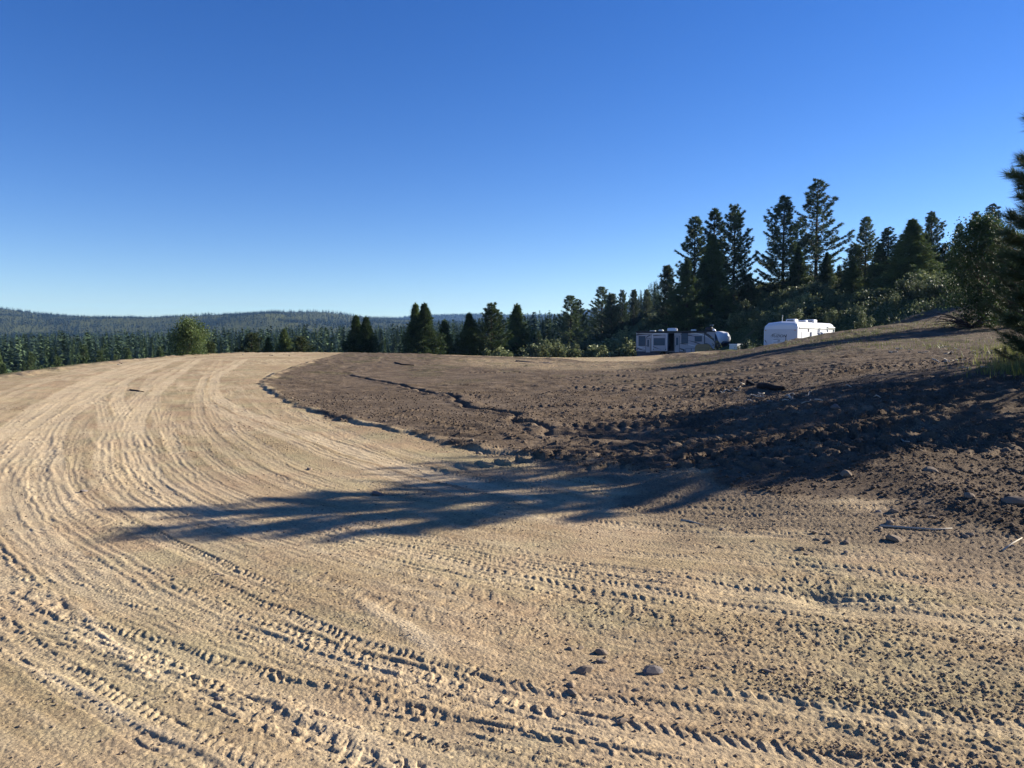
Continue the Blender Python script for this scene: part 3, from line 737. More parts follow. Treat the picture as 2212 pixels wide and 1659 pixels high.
T_ = [
 (PP[0],695.5,217,112,1.0,'tall dark pine with a pointed top, leftmost of the tall trees behind the dark trailer','pine_tree'),
 (PP[2],715,209,114,1.05,'tall thin pine whose top shows just above the broad green fir','pine_tree'),
 (FF[0],713,235,104,1.0,'broad green fir in front of the tall pines behind the dark trailer','fir_tree'),
 (FF[2],687.5,259,100,.95,'wide dark fir standing left of the broad green fir','fir_tree'),
 (PP[3],735,205,108,.85,'dense layered pine with long side branches, right of the broad green fir','pine_tree'),
 (YY[0],667.5,266,118,.8,'slim young pine with a thin spire at the left end of the tall group','pine_tree'),
 (YY[1],748,274,106,1.0,'short bushy young pine under the long branches of the layered pine','pine_tree'),
 (PP[3],784.6,196,108,1.0,'broad dense dark pine behind the white trailer','pine_tree'),
 (PP[1],818,180,110,1.05,'tallest pine of all with open crown and long bare trunk','pine_tree'),
 (FF[1],799,246,104,1.15,'green fir squeezed between the broad dark pine and the tallest pine','fir_tree'),
 (FF[0],827,252,106,1.05,'pale green fir beneath the right side of the tallest pine','fir_tree'),
 (YY[0],839,266,112,.8,'small slim pine in the gap right of the tallest pine','pine_tree'),
 (YY[1],855.5,244,100,1.1,'bushy young pine left of the pointed pine at mid slope','pine_tree'),
 (PP[0],866.7,217,98,1.0,'pointed pine at mid slope with a narrow rounded top','pine_tree'),
 (PP[2],888.4,227.7,90,1.35,'spiky topped dark pine between the pointed pine and the broad fir','pine_tree'),
 (FF[0],912.5,219,82,1.55,'broad conical green fir with a wide skirt on the right slope','fir_tree'),
 (FF[1],880,243,93,1.3,'green fir filling the gap below the pointed pine','fir_tree'),
 (FF[0],853,262,96,1.5,'low wide fir at the left foot of the mid slope trees','fir_tree'),
 (FF[1],926,234,84,1.3,'slender fir leaning out right of the broad conical fir','fir_tree'),
 (PP[3],945,243,84,1.3,'low bushy pine below the lone narrow pine','pine_tree'),
 (FF[2],899,240,88,.8,'dark fir half hidden behind the broad conical fir','fir_tree'),
 (PP[3],931.7,212,92,.95,'ragged topped dark conifer just behind the broad conical fir','pine_tree'),
 (PP[0],959.3,224,92,.95,'narrow pine standing alone against the sky right of the ragged conifer','pine_tree'),
 (PP[2],976,212,90,1.1,'pine rising behind the left edge of the leafy green tree','pine_tree'),
 (PP[1],993,204,86,1.0,'pine top rising above the leafy green tree at the right','pine_tree'),
 (YY[0],966,250,88,.9,'small pine beside the lone narrow pine','pine_tree'),
 (PP[0],602,287,190,1.3,'bushy pine with twin tops above the brush left of the small spires','pine_tree'),
 (YY[0],611.6,294,180,1.0,'low young pine between the twin topped pine and its dark neighbour','pine_tree'),
 (PP[3],622.5,290,178,.9,'dark pine in the row of small trees above the brush','pine_tree'),
 (YY[0],634,290,182,.8,'thin open young pine, second from the right in the row above the brush','pine_tree'),
 (YY[1],647,289.5,176,.8,'small pointed pine at the right end of the row above the brush','pine_tree'),
 (PP[0],571,296,170,1.2,'dark pine, left and taller of a pair above the valley brush','pine_tree'),
 (PP[1],579,300,174,1.0,'open pine, right and shorter of a pair above the valley brush','pine_tree'),
 (FF[2],517,304,99,1.15,'broad grey green fir at the edge of the brush','fir_tree'),
 (PP[3],491.5,303,91,1.35,'dark egg shaped conifer standing alone beyond the pale strip of road','pine_tree'),
 (FF[0],469,313,90.5,1.3,'loose olive conifer left of the dark egg shaped one','fir_tree'),
 (FF[1],444.5,319.5,90,1.2,'narrow green fir right of the joined twin conifers','fir_tree'),
 (FF[1],415.5,303.5,88,1.15,'dark left half of the joined twin conifers behind the road','pine_tree'),
 (FF[2],424.5,303,86.5,1.25,'green right half of the joined twin conifers behind the road','fir_tree'),
 (FF[1],356,315.5,87,1.35,'dark left half of the low wide twin firs past the bend','fir_tree'),
 (FF[0],366,317,86,1.35,'green right half of the low wide twin firs past the bend','fir_tree'),
 (YY[1],251.7,333,81,1.3,'small dark round pine right of the leafy bush tree on the rim','pine_tree'),
 (FF[2],284,328.5,82.5,1.2,'small pointed fir on the rim between two lower ones','fir_tree'),
 (YY[1],301,336,82,1.5,'low spreading young pine on the rim at the road bend','pine_tree'),
 (FF[1],268,337,82,1.2,'tiny fir on the rim left of the small pointed fir','fir_tree'),
 (YY[0],210,341.5,77,1.2,'tiny light green pine at the foot of the leafy bush tree','pine_tree'),
]
for a in T_:
    b_ = .15
    o = ptree(a[0], a[1], a[2], a[3], a[4] * (1.35 if a[0] in FF else 1.25) * (.82 if a[1] < 530 else .9 if a[1] < 660 else 1), a[5], name=a[6])
    if a[2] > 300 and a[3] < 130 or a[1] < 310:      # these root below the rim
        pass

# ---- leafy trees
def leafy(seed, h, W, base=.1, nblob=40, leaf=.09, mat=M_LEAF, trunk=.09, nn=70):
    rs = np.random.RandomState(seed); rg = random.Random(seed); tm = MB(); C = []; SP = []
    stems = 5
    for k in range(stems):
        a = k * 6.283 / stems + rg.uniform(-.4, .4); x = math.cos(a) * W * .5 * rg.uniform(.3, .9); y = math.sin(a) * W * .5 * rg.uniform(.3, .9)
        tm.tube([(x * .05, y * .05, -.3), (x * .4, y * .4, h * .35), (x, y, h * rg.uniform(.65, .9))], [trunk, trunk * .6, .015], 5)
    for k in range(nblob):
        t = rg.random() ** .8; z = h * (base + (1 - base) * t); a = rg.uniform(0, 6.283)
        pr = W * math.sqrt(max(0, 1 - ((t - .38) / .66) ** 2)) * rg.uniform(.25, 1.0)
        c = (math.cos(a) * pr, math.sin(a) * pr, z); C.append(c); SP.append(rg.uniform(.10, .19) * W)
        tm.tube([(c[0] * .3, c[1] * .3, z * .7), c], [.02, .008], 4)
    V = leaves(rs, np.array(C), leaf, nn, np.array(SP))
    V = V.reshape(-1, 4, 3); V = V[V[:, :, 2].min(1) > .02].reshape(-1, 3)
    return {'h': h, 'crown': quadmesh('crown', V, mat), 'trunk': tm.mesh('trunk', M_STEM, True)}
LB = leafy(31, 5.0, 2.9, .0, 120, .13, M_LEAF, nn=90)
ptree(LB, 188, 322.5, 66, 1.0, 'round leafy bush tree standing alone on the rim left of the road bend', 'leafy_tree', .3)
LD = leafy(32, 7.5, 2.3, .0, 150, .085, M_LEAF, .12, nn=150)
ptree(LD, 984, 222, 42, .98, 'tall leafy tree with dark base and yellow green top at the right side', 'leafy_tree', .3)
LD2 = leafy(33, 7.5, 2.0, .0, 110, .085, M_LEAF, .12, nn=130)
ptree(LD2, 1016, 235, 40, 1.0, 'second leafy tree at the right edge behind the near pine branches', 'leafy_tree', .3)

# ---- shrubs
def shrub(seed, h, W, upright=.5, n=26, nn=34, leaf=.075):
    rs = np.random.RandomState(seed); rg = random.Random(seed); tm = MB(); C = []; SP = []
    for k in range(n):
        a = rg.uniform(0, 6.283); r_ = W * math.sqrt(rg.random()); hh = h * rg.uniform(.45, 1.0) * (1 - .35 * (r_ / W) ** 2)
        p1 = (math.cos(a) * r_, math.sin(a) * r_, hh); tm.tube([(p1[0] * .3, p1[1] * .3, -.15), (p1[0] * .8, p1[1] * .8, hh * .55), p1], [.018, .011, .004], 3)
        for t in np.linspace(.1, 1.02, 7):
            C.append((p1[0] * (.3 + .7 * t), p1[1] * (.3 + .7 * t), hh * t)); SP.append(.05 + .17 * (1.2 - t) * (1 - upright * .5))
    V = leaves(rs, np.array(C), leaf, nn, np.array(SP)).reshape(-1, 4, 3); V = V[V[:, :, 2].min(1) > -.05].reshape(-1, 3)
    return {'h': h, 'crown': quadmesh('foliage', V, M_SHRUB), 'trunk': tm.mesh('stems', M_STEM)}
SH = [shrub(41, 2.0, 1.1), shrub(42, 1.6, 1.3, .2), shrub(43, 2.4, .9, .9), shrub(44, 1.2, 1.0, .3), shrub(45, 2.2, 1.5, .5, 34)]
rg = random.Random(77)
def put_shrub(x, y, h, ws, label, group, k=None):
    pr = SH[k if k is not None else rg.randrange(5)]
    o = empty('shrub', (x, y, gz(x, y) - .08), rg.uniform(0, 6.28)); s = h / pr['h']; o.scale = (s * ws, s * ws, s)
    tag(o, label, 'shrub', group); link('stems', pr['trunk'], o); link('foliage', pr['crown'], o); return o
spots = []
def try_spot(x, y, mind):
    for a, b in spots:
        if (a - x) ** 2 + (b - y) ** 2 < mind * mind: return False
    spots.append((x, y)); return True
# clear of the two trailers
def clear(x, y):
    if polydist(np.array([x]), np.array([y]), [(26, 86), (42, 92)])[0] < 3.6 or polydist(np.array([x]), np.array([y]), [(21, 70), (26, 72.5)])[0] < 1.8: return False
    if 11 < x < 25.6 and 76 < y < 93.0: return False
    if polydist(np.array([x]), np.array([y]), [(19, 52), (27, 63)])[0] < 3.2: return False
    if polydist(np.array([x]), np.array([y]), [(24, 53), (28, 60)])[0] < 2.8: return False
    return True
cnt = 0
# rows seen directly behind the trailers
for k in range(2600):
    if cnt >= 235: break
    px = rg.uniform(560, 1035); Y = rg.uniform(54, 128); x = (px - 512) / F * Y
    if px < 640 and Y < 90: continue
    if not clear(x, Y): continue
    if x * 0 + Y < 93 + (24 - x) * .35 and x < 24: continue
    # stay behind the earth lip
    lipY = np.interp(px, [560,640,714,766,831,875,930,976,1040], [92,94,70,60,56,56,56.5,54,50])
    if Y < lipY: continue
    if not try_spot(x, Y, 1.9 + (Y - 54) * .012): continue
    kk = rg.randrange(5); near_w = (Y < 72 and 24 < x < 34)
    put_shrub(x, Y, rg.uniform(.8, 1.4) if near_w else rg.uniform(1.1, 2.6), rg.uniform(.9, 1.5), ['upright leafy shrub', 'low spreading shrub', 'tall narrow shrub', 'small rounded shrub', 'broad leafy shrub'][kk] + (' in the brush behind the dark trailer' if px < 735 else ' on the slope above the white trailer' if px < 850 else ' on the slope right of the white trailer'), 'shrubs on the slope behind the trailers', kk); cnt += 1
cnt = 0
for k in range(900):
    if cnt >= 48: break
    px = rg.uniform(432, 640); Y = 86 + rg.uniform(2, 26) + max(0, px - 560) * .06; x = (px - 512) / F * Y
    if Y < np.interp(px, [430, 480, 560, 640], [84, 86, 91, 95]): continue
    if not try_spot(x, Y, 1.6): continue
    kk = rg.randrange(5)
    put_shrub(x, Y, rg.uniform(1.6, 3.4) + max(0, Y - 92) * .10, rg.uniform(1.0, 1.5), ['upright', 'spreading', 'narrow', 'rounded', 'broad'][kk] + ' shrub in the brush along the far road edge ' + ('left of the dark trailer' if px > 540 else 'behind the fallen branch'), 'shrubs along the far edge of the road', kk); cnt += 1
for px, Y, h, lb in [(766, 51.5, 1.3, 'small green bush growing at the left front corner of the white trailer'), (752, 52, 1.5, 'low bush in front of the brush between the two trailers'),
                     (838, 57, 2.6, 'upright green bush at the rear end of the white trailer'), (875, 55, 2.4, 'tall upright shrub behind the earth bank right of the white trailer')]:
    x = (px - 512) / F * Y; put_shrub(x, Y + 2.0, h, .8, lb, None, 2)

# ---- brush and grass between the shrubs: nobody could count it
rs = np.random.RandomState(9)
def scatter_ground(n, pxr, Yr, lipf, extra=0):
    px = rs.uniform(*pxr, n); Y = rs.uniform(Yr[0] ** .5, Yr[1] ** .5, n) ** 2; x = (px - 512) / F * Y
    ok = Y > np.interp(px, *lipf); ok &= ~((x > 11) & (x < 25.6) & (Y > 76) & (Y < 93)); ok &= (polydist(x, Y, [(26, 86), (34, 89)]) > 3.0) & (polydist(x, Y, [(19, 52), (27, 63)]) > 2.8) & (polydist(x, Y, [(24, 53), (27, 59)]) > 2.0)
    x, Y = x[ok], Y[ok]; return x, Y
LIP = ([430,480,560,640,714,766,831,875,930,976,1060], [83,85,90,94,68,58,52,53,54,52,47])
x, Y = scatter_ground(5200, (430, 1180), (48, 150), LIP)
zz = base(x, Y); keep = fbm(x, Y, .12, 2, 91) > -.25; x, Y, zz = x[keep], Y[keep], zz[keep]
C = np.stack([x, Y, zz + rs.uniform(.05, .75, len(x))], 1)
V = leaves(rs, C, .10, 42, .32)
o = link('brush', quadmesh('brush', V, M_SHRUB)); tag(o, 'dense low brush and weeds filling the slope under the trees', 'brush', kind='stuff')
# grass blades, near right tuft and along the bank
def blades(name, P, hgt, wd_, mat, lean=.5):
    m = len(P); a = rs.uniform(0, 6.283, m); d = np.stack([np.cos(a), np.sin(a), 0 * a], 1); sdv = np.stack([-np.sin(a), np.cos(a), 0 * a], 1)
    h = hgt * rs.uniform(.5, 1.2, m)[:, None]; ln = rs.uniform(0, lean, m)[:, None] * h
    V = np.stack([P - sdv * wd_, P + sdv * wd_, P + d * ln + np.array([0, 0, 1.0]) * h], 1).reshape(-1, 3)
    return link(name, trimesh(name, V, mat))
M_GRASS = foliage('grass_blades', (.10, .12, .03), (.23, .23, .08), trans=.3)
M_DRY = foliage('dry_grass', (.26, .21, .11), (.40, .33, .19), trans=.2)
gx = []; 
for k in range(9000):
    px = rg.uniform(1002, 1120) ; py = rg.uniform(348, 376); 
    if py > 350 + (px - 1000) * 1.1 and px < 1022: continue
    x, y = hit(px, py) if k % 30 == 0 else (None, None)
    if x is not None: gx.append((x, y))
P = []
for x, y in gx:
    for _ in range(26):
        a, b = x + rg.gauss(0, .5), y + rg.gauss(0, .5); P.append((a, b, gz(a, b) - .02))
o = blades('grass', np.array(P), .26, .009, M_GRASS); tag(o, 'bright green grass patch at the right edge of the dark soil', 'grass', kind='stuff')
P = []
for _ in range(420):
    px = rg.choice([rg.uniform(840, 1010), rg.uniform(700, 1000)]); py0 = np.interp(px, [700, 766, 831, 875, 930, 976, 1010], [356, 345, 334, 329, 320, 319, 317]) + rg.uniform(.5, 9)
    if rg.random() < .3: py0 = rg.uniform(340, 352)
    x, y = hit(px, py0)
    if y > 70: continue
    for _ in range(9):
        a, b = x + rg.gauss(0, .18), y + rg.gauss(0, .18); P.append((a, b, gz(a, b) - .02))
o = blades('weeds', np.array(P), .15, .012, M_GRASS, .9); tag(o, 'thin weeds sprouting along the top of the turned soil', 'weeds', kind='stuff')
P = []
for _ in range(900):
    px = rg.uniform(640, 1024); py0 = rg.uniform(352, 452); x, y = hit(px, py0)
    if y > 45: continue
    if noise(np.array([x]), np.array([y]), .6, 99)[0] < -.1: continue
    for _ in range(4):
        a, b = x + rg.gauss(0, .12), y + rg.gauss(0, .12); P.append((a, b, gz(a, b) - .01))
o = blades('straw', np.array(P), .055, .004, M_DRY, 3.5); tag(o, 'dry straw and torn roots strewn over the dark soil', 'straw', kind='stuff')

# ---- near pine at the right edge: long needles in brushes at the shoot ends
def near_pine(seed, h, cb, W, needle=.17, density=1.0, mat=M_PINE, wid=.0016, nn=90, pw=.62):
    rs = np.random.RandomState(seed); rg = random.Random(seed)
    tm = trunk_mb(rs, h, h * .016); C0 = []; DX = []; SL = []
    z = h * cb
    while z < h - .2:
        t = (z - h * cb) / (h * (1 - cb)); prof = W * (1 - t) ** pw * (.38 + .62 * min(1, t * 1.7)) + .2
        nb = rg.choice([4, 5, 6]); a0 = rg.uniform(0, 6.28)
        for k in range(nb):
            az = a0 + k * 6.283 / nb + rg.uniform(-.3, .3); L_ = prof * rg.uniform(.75, 1.1); dv = Vector((math.cos(az), math.sin(az), 0)); side = Vector((-dv.y, dv.x, 0))
            P = [dv * (L_ * s) + Vector((0, 0, z + L_ * (.10 * s + .38 * s * s + .25 * t * s))) for s in (0, .25, .5, .75, 1)]
            tm.tube(P, [.01 + .013 * L_, .009 + .009 * L_, .012, .009, .006], 5)
            m = int((3 + L_ * 5.5) * density)
            for q_ in range(m):
                s = .25 + .75 * (q_ + rg.random()) / m; j = min(int(s * 4), 3); p = P[j].lerp(P[j + 1], s * 4 - j)
                o = rg.choice([-1, 1]) * rg.uniform(.4, 1) * (q_ % 5 != 0); ln = (.22 + .45 * L_ * .3 * (1.1 - s)) * rg.uniform(.7, 1.2)
                d = (dv * rg.uniform(.6, 1.1) + side * o + Vector((0, 0, rg.uniform(.25, .8)))).normalized()
                e = p + d * ln; tm.tube([p, e], [.007, .005], 4)
                C0.append(e - d * .16); DX.append(d); SL.append(.16 + .05 * rg.random())
            d = (P[-1] - P[-2]).normalized(); C0.append(P[-1] - d * .2); DX.append(d); SL.append(.25)
        z += rg.uniform(.26, .4)
    C0 = np.array([tuple(c) for c in C0]); DX = np.array([tuple(c) for c in DX]); SL = np.array(SL)
    m = len(C0); c = np.repeat(C0, nn, 0); d = np.repeat(DX, nn, 0); sl = np.repeat(SL, nn)
    u = rs.rand(m * nn); st = c + d * (sl * u)[:, None]
    pr = unit(np.cross(d, rs.normal(size=d.shape))); dirn = unit(d * (.75 + .7 * u[:, None]) + pr * 1.0)
    L_ = needle * rs.uniform(.7, 1.1, m * nn); e = st + dirn * L_[:, None]; wv = unit(np.cross(dirn, rs.normal(size=d.shape))) * wid
    V = np.stack([st - wv, st + wv, e], 1).reshape(-1, 3)
    return {'h': h, 'crown': trimesh('crown', V, mat), 'trunk': tm.mesh('trunk', BARK, True)}
NPA = near_pine(61, 4.6, .08, 1.35, .19, 1.7, M_NEAR, .0036, 140, pw=.42)
NPB = near_pine(62, 5.2, .04, 2.2, .16, 1.1, M_NEAR, .0036, 70)

# near pines, just outside the right edge; they throw the long shadows over the road
def put_near(proto, x, y, h, ws, label, rz=0.0):
    o = empty('pine_tree', (x, y, gz(x, y) - .1), rz); s = h / proto['h']; o.scale = (s * ws, s * ws, s)
    tag(o, label, 'tree'); link('trunk', proto['trunk'], o); link('crown', proto['crown'], o); return o
put_near(NPA, 8.25, 11.0, 4.1, 1.1, 'near pine with long needle brushes reaching in at the right edge', .4)
NPC = dict(NPB); m_ = NPB['crown'].copy(); m_.materials.clear(); m_.materials.append(M_OLIVE); NPC['crown'] = m_
put_near(NPB, 11.6, 13.9, 4.5, 1.2, 'second near pine standing behind the first, beyond the right edge', 1.9)
put_near(NPA, 15.0, 16.9, 4.2, 1.5, 'third pine of the row beyond the right edge', 4.0)
put_near(NPB, 18.2, 20.2, 4.2, 1.3, 'last pine of the row beyond the right edge', 3.0)
put_near(NPC, 11.5, 17.0, 3.6, 1.0, 'small sunlit pine with light green needles at the right edge', 3.0)

# ---- valley woods: the nearest trees one by one, the rest as a mass
def cheap(rs, n, seed=0, sp=7, rings=8, spikes=8):
    """low conifer of ragged whorls, unit height, for far away"""
    V = []
    for k in range(rings):
        t = k / rings; z0 = .06 + .90 * t; r_ = .15 * (1 - t) ** .8 + .012; m = spikes; ap = 1.7 / rings; dr = .35 / rings
        a0 = rs.uniform(0, 6.28)
        for i in range(m):
            a = a0 + i * 6.283 / m + rs.uniform(-.2, .2); rr_ = r_ * rs.uniform(.65, 1.2); da = 3.14 / m * 1.25
            V += [(math.cos(a) * rr_, math.sin(a) * rr_, z0 - dr * rs.uniform(.3, 1.2)), (math.cos(a + da) * r_ * .35, math.sin(a + da) * r_ * .35, z0 + dr * 1.5), (0, 0, z0 + ap * (1 - t * .4))]
            V += [(math.cos(a) * rr_, math.sin(a) * rr_, z0 - dr * rs.uniform(.3, 1.2)), (0, 0, z0 + ap * (1 - t * .4)), (math.cos(a - da) * r_ * .35, math.sin(a - da) * r_ * .35, z0 + dr * 1.5)]
    return np.array(V)
rs = np.random.RandomState(5)
M_VAL = foliage('valley_needles', (.034, .062, .032), (.092, .135, .058), trans=0, vary=.5)
def mid_proto(seed):
    rs_ = np.random.RandomState(seed); V = cheap(rs_, 0, 0, 7, 20, 13)
    # ragged needle sprays over the whorls
    nq = 700; t = rs_.rand(nq) ** 1.3; a = rs_.uniform(0, 6.283, nq); r_ = (.15 * (1 - t) ** .8 + .012) * rs_.uniform(.7, 1.15, nq)
    C = np.stack([np.cos(a) * r_, np.sin(a) * r_, .06 + .92 * t], 1)
    return np.vstack([V, tufts(rs_, C, np.stack([np.cos(a), np.sin(a), 0 * a + .2], 1), .045, 3, .007, .6)])
def cone_tris(rs_, n, W_, size):
    t = rs_.rand(n) ** 1.0; a = rs_.uniform(0, 6.283, n); lobe = 1 + .18 * np.sin(a * 3 + t * 9 + rs_.uniform(0, 6)) + .2 * np.sin(t * rs_.uniform(30, 50))
    r_ = (W_ * (1 - t) ** .8 * lobe + .008) * rs_.uniform(.35, 1.08, n); c = np.stack([np.cos(a) * r_, np.sin(a) * r_, .04 + .94 * t], 1)
    d = unit(np.stack([np.cos(a), np.sin(a), rs_.uniform(-.5, .5, n)], 1)); sd_ = np.stack([-np.sin(a), np.cos(a), 0 * a], 1); z_ = size * (rs_.uniform(.6, 1.3, n) * (.28 + .95 * (1 - t)))[:, None]
    return np.stack([c - d * z_ * .6 + sd_ * z_ * .45, c - d * z_ * .6 - sd_ * z_ * .45 + np.array([0, 0, .3]) * z_, c + d * z_ * .8], 1).reshape(-1, 3)
def mid_proto(seed):
    rs_ = np.random.RandomState(seed); return np.vstack([cone_tris(rs_, 2600, rs_.uniform(.085, .125), .036), [(-.01, 0, -.02), (.01, 0, -.02), (0, 0, 1)]])
MID = [trimesh('valley_conifer', mid_proto(100 + i), M_VAL) for i in range(5)]
vt = []; tries = 0
def wide(px): return (px - 512) / F
while len(vt) < 285 and tries < 20000:
    tries += 1
    px = rg.uniform(-30, 560); d = rg.uniform(9.5, 17) ** 2 if px < 330 else rg.uniform(11, 18) ** 2
    if rg.random() < .35 and px < 200: d = rg.uniform(85, 140)
    x, y = wide(px) * d, d
    dr = polydist(np.array([x]), np.array([y]), rim)[0]
    if inside(np.array([x]), np.array([y]), rimpoly)[0] or dr < 14: continue
    if not try_spot(x, y, 3.8): continue
    vt.append((x, y))
for i, (x, y) in enumerate(vt):
    z = bz(x, y) - .3
    px = 512 + F * x / y
    lbv = 'dark valley conifer ' + ('left of the round leafy bush tree' if px < 160 else 'behind the round leafy bush tree' if px < 215 else 'above the road bend' if px < 335 else 'behind the twin conifers' if px < 440 else 'behind the single conifers past the road') + (', in the near rows' if y < 160 else ', in the far rows')
    # canopy rises smoothly: keep tops where the valley woods sit
    topy = np.interp(px, [-30, 0, 100, 200, 300, 330, 400, 450, 500, 560, 620], [333, 333, 332, 329, 326, 325, 325, 322, 314, 313, 311]) + rg.uniform(0, 7) + max(0, (200 - y)) * .17
    h = min(30, max(8, CH + (YH - topy) * y / F - z)) * rg.uniform(.8, 1.03)
    if y < 150 and i % 3 or y < 110:
        pr = (FF + PP)[i % 7]; put_tree(pr, x, y, z, h, .62, rg.uniform(0, 6.28), 'conifer', lbv, 'tree', 'conifers of the valley wood'); continue
    o = link('conifer', MID[i % 5]); o.location = (x, y, z); s = h * rg.uniform(.85, 1.1); o.scale = (s * rg.uniform(.85, 1.15), s * rg.uniform(.85, 1.15), h); o.rotation_euler = (0, 0, rg.uniform(0, 6.28))
    tag(o, lbv, 'tree', 'conifers of the valley wood')
# mass of further trees
M_WV = foliage('wood_needles', (.032, .06, .034), (.085, .125, .06), trans=0, vary=.5, useattr=True)
def merged(name, X, Yy, Zz, Hh, protos, label, wsc=1.0, mat=None):
    Vs = []; ti = []
    for i in range(len(X)):
        P_ = protos[i % len(protos)]; a = rs.uniform(0, 6.28); c, s = math.cos(a), math.sin(a); k = Hh[i] * wsc * rs.uniform(.85, 1.2)
        V = np.empty_like(P_); V[:, 0] = (P_[:, 0] * c - P_[:, 1] * s) * k + X[i]; V[:, 1] = (P_[:, 0] * s + P_[:, 1] * c) * k + Yy[i]; V[:, 2] = P_[:, 2] * Hh[i] + Zz[i]
        Vs.append(V); ti.append(np.full(len(V), rs.rand()))
    me = trimesh(name, np.vstack(Vs), mat or M_WOODS); attr(me, 'tint', np.concatenate(ti)); o = link(name, me); tag(o, label, 'forest', kind='stuff')
c2p = [cone_tris(rs, 230, rs.uniform(.085, .125), .08) for _ in range(8)]; c3p = [cone_tris(rs, 28, .2, .19) for _ in range(8)]
n_ = 2600; px = rs.uniform(-60, 700, n_); d = rs.uniform(180 ** .5, 900 ** .5, n_) ** 2; X = wide(px) * d
ok = ~inside(X, d, rimpoly); X, d, px = X[ok], d[ok], px[ok]
zb = base(X, d) - .5
topy = np.interp(px, [-60, 0, 100, 200, 300, 330, 400, 450, 500, 560, 620, 700], [331, 331, 330, 327, 324, 324, 323, 320, 312, 311, 309, 306]) + rs.uniform(0, 5, len(px))
hh = np.clip(CH + (YH - topy) * d / F - zb, 9, 32) * rs.uniform(.75, 1.04, len(d)) 
merged('valley_forest', X, d, zb, hh, c2p, 'unbroken mass of dark conifers filling the valley floor', mat=M_WV)
n_ = 30000; px = rs.uniform(-80, 720, n_); d = rs.uniform(900, 2420, n_) ; X = wide(px) * d
zb = base(X, d) - .5; kk = noise(X, d, 1 / 90., 7) > -.75; X, d, zb = X[kk], d[kk], zb[kk]
merged('hill_forest', X, d, zb, rs.uniform(5, 10, len(X)) * np.where(noise(X, d, 1 / 160., 3) > .1, 1.15, .85), c3p, 'blue green conifer forest covering the distant ridge')
n_ = 5000; px = rs.uniform(380, 730, n_); d = rs.uniform(3500, 4250, n_); X = wide(px) * d; zb = base(X, d)
merged('far_ridge_forest', X, d, zb, rs.uniform(9, 16, len(X)), c3p, 'faint blue forest on the farthest ridge', 1.6)

# ------------------------------------------------------------------ trailers
WHITE = flat('white_gelcoat', (.78, .79, .80), .25, 0, .5, .02); PANEL = flat('grey_panel', (.40, .39, .41), .35, 0, .5, .03, 1.5)
CAPW = flat('silver_cap', (.74, .75, .78), .18, 0, .6, .04); NAVY = flat('navy_skirt', (.02, .025, .05), .45); BLACKP = flat('black_plastic', (.012, .012, .014), .5)
CHAR = flat('charcoal_graphic', (.035, .036, .05), .35); GREYG = flat('grey_graphic', (.17, .17, .20), .35); RUB = flat('rubber', (.015, .015, .016), .85, 0, .2)
GLASS = flat('tinted_glass', (.03, .075, .12), .35, 0, .35, .1); ALU = flat('aluminium', (.55, .56, .58), .3, .9); TAN = flat('tan_panel', (.34, .24, .11), .6, 0, .3, .12, 3)
WHD = flat('worn_white', (.62, .64, .60), .5, 0, .3, .1, 4); SHADE_BLACK = flat('recess_shade_black', (.01, .01, .012), .9, 0, .05); AMB = flat('amber_lens', (.6, .2, .02), .3); REDL = flat('red_lens', (.4, .02, .02), .3)  # the near-black is painted shade for the gap beside the slide-out
CONC = flat('grey_box', (.16, .155, .15), .8, 0, .2, .2, 5); BROWNT = flat('warm_brown', (.19, .12, .08), .5)

def plate(mb, pts, y, th=.012):
    """flat shape given in (x, z), standing on the side wall at y, facing -y"""
    n = len(pts); a = [(x, y - th, z) for x, z in pts]; b = [(x, y, z) for x, z in pts]
    return mb.poly(a + b, [tuple(range(n))] + [(i, i + n, (i + 1) % n + n, (i + 1) % n) for i in range(n)])
def swoosh(mb, p0, p1, p2, w0, w1, y, n=10, th=.006):
    L1, L2 = [], []
    for i in range(n + 1):
        t = i / n; x = (1 - t) ** 2 * p0[0] + 2 * t * (1 - t) * p1[0] + t * t * p2[0]; z = (1 - t) ** 2 * p0[1] + 2 * t * (1 - t) * p1[1] + t * t * p2[1]
        dx = 2 * (1 - t) * (p1[0] - p0[0]) + 2 * t * (p2[0] - p1[0]); dz = 2 * (1 - t) * (p1[1] - p0[1]) + 2 * t * (p2[1] - p1[1]); l = math.hypot(dx, dz)
        wd = (w0 * (1 - t) + w1 * t) * (.15 + .85 * math.sin(math.pi * min(1, .15 + t)) if t < .85 else .6 * (1 - t) / .15 + .05)
        wd *= 1.35
        L1.append((x - dz / l * wd, z + dx / l * wd)); L2.append((x + dz / l * wd, z - dx / l * wd))
    for i in range(n): plate(mb, [L2[i], L2[i + 1], L1[i + 1], L1[i]], y, th)
def window(parent, x0, x1, z0, z1, y, name='window'):
    f = MB(); t = .035
    for a in [(x0 - t, x1 + t, z0 - t, z0), (x0 - t, x1 + t, z1, z1 + t), (x0 - t, x0, z0, z1), (x1, x1 + t, z0, z1)]: f.box(a[0], a[1], y - .03, y, a[2], a[3])
    o = f.build(name, BLACKP, parent); g = MB().box(x0, x1, y - .018, y, z0, z1); g.build('glass', GLASS, o)
    b = MB().box((x0), (x1), y - .026, y - .0185, (z0 + z1) / 2 - .012, (z0 + z1) / 2 + .012); b.build('mullion', BLACKP, o); return o

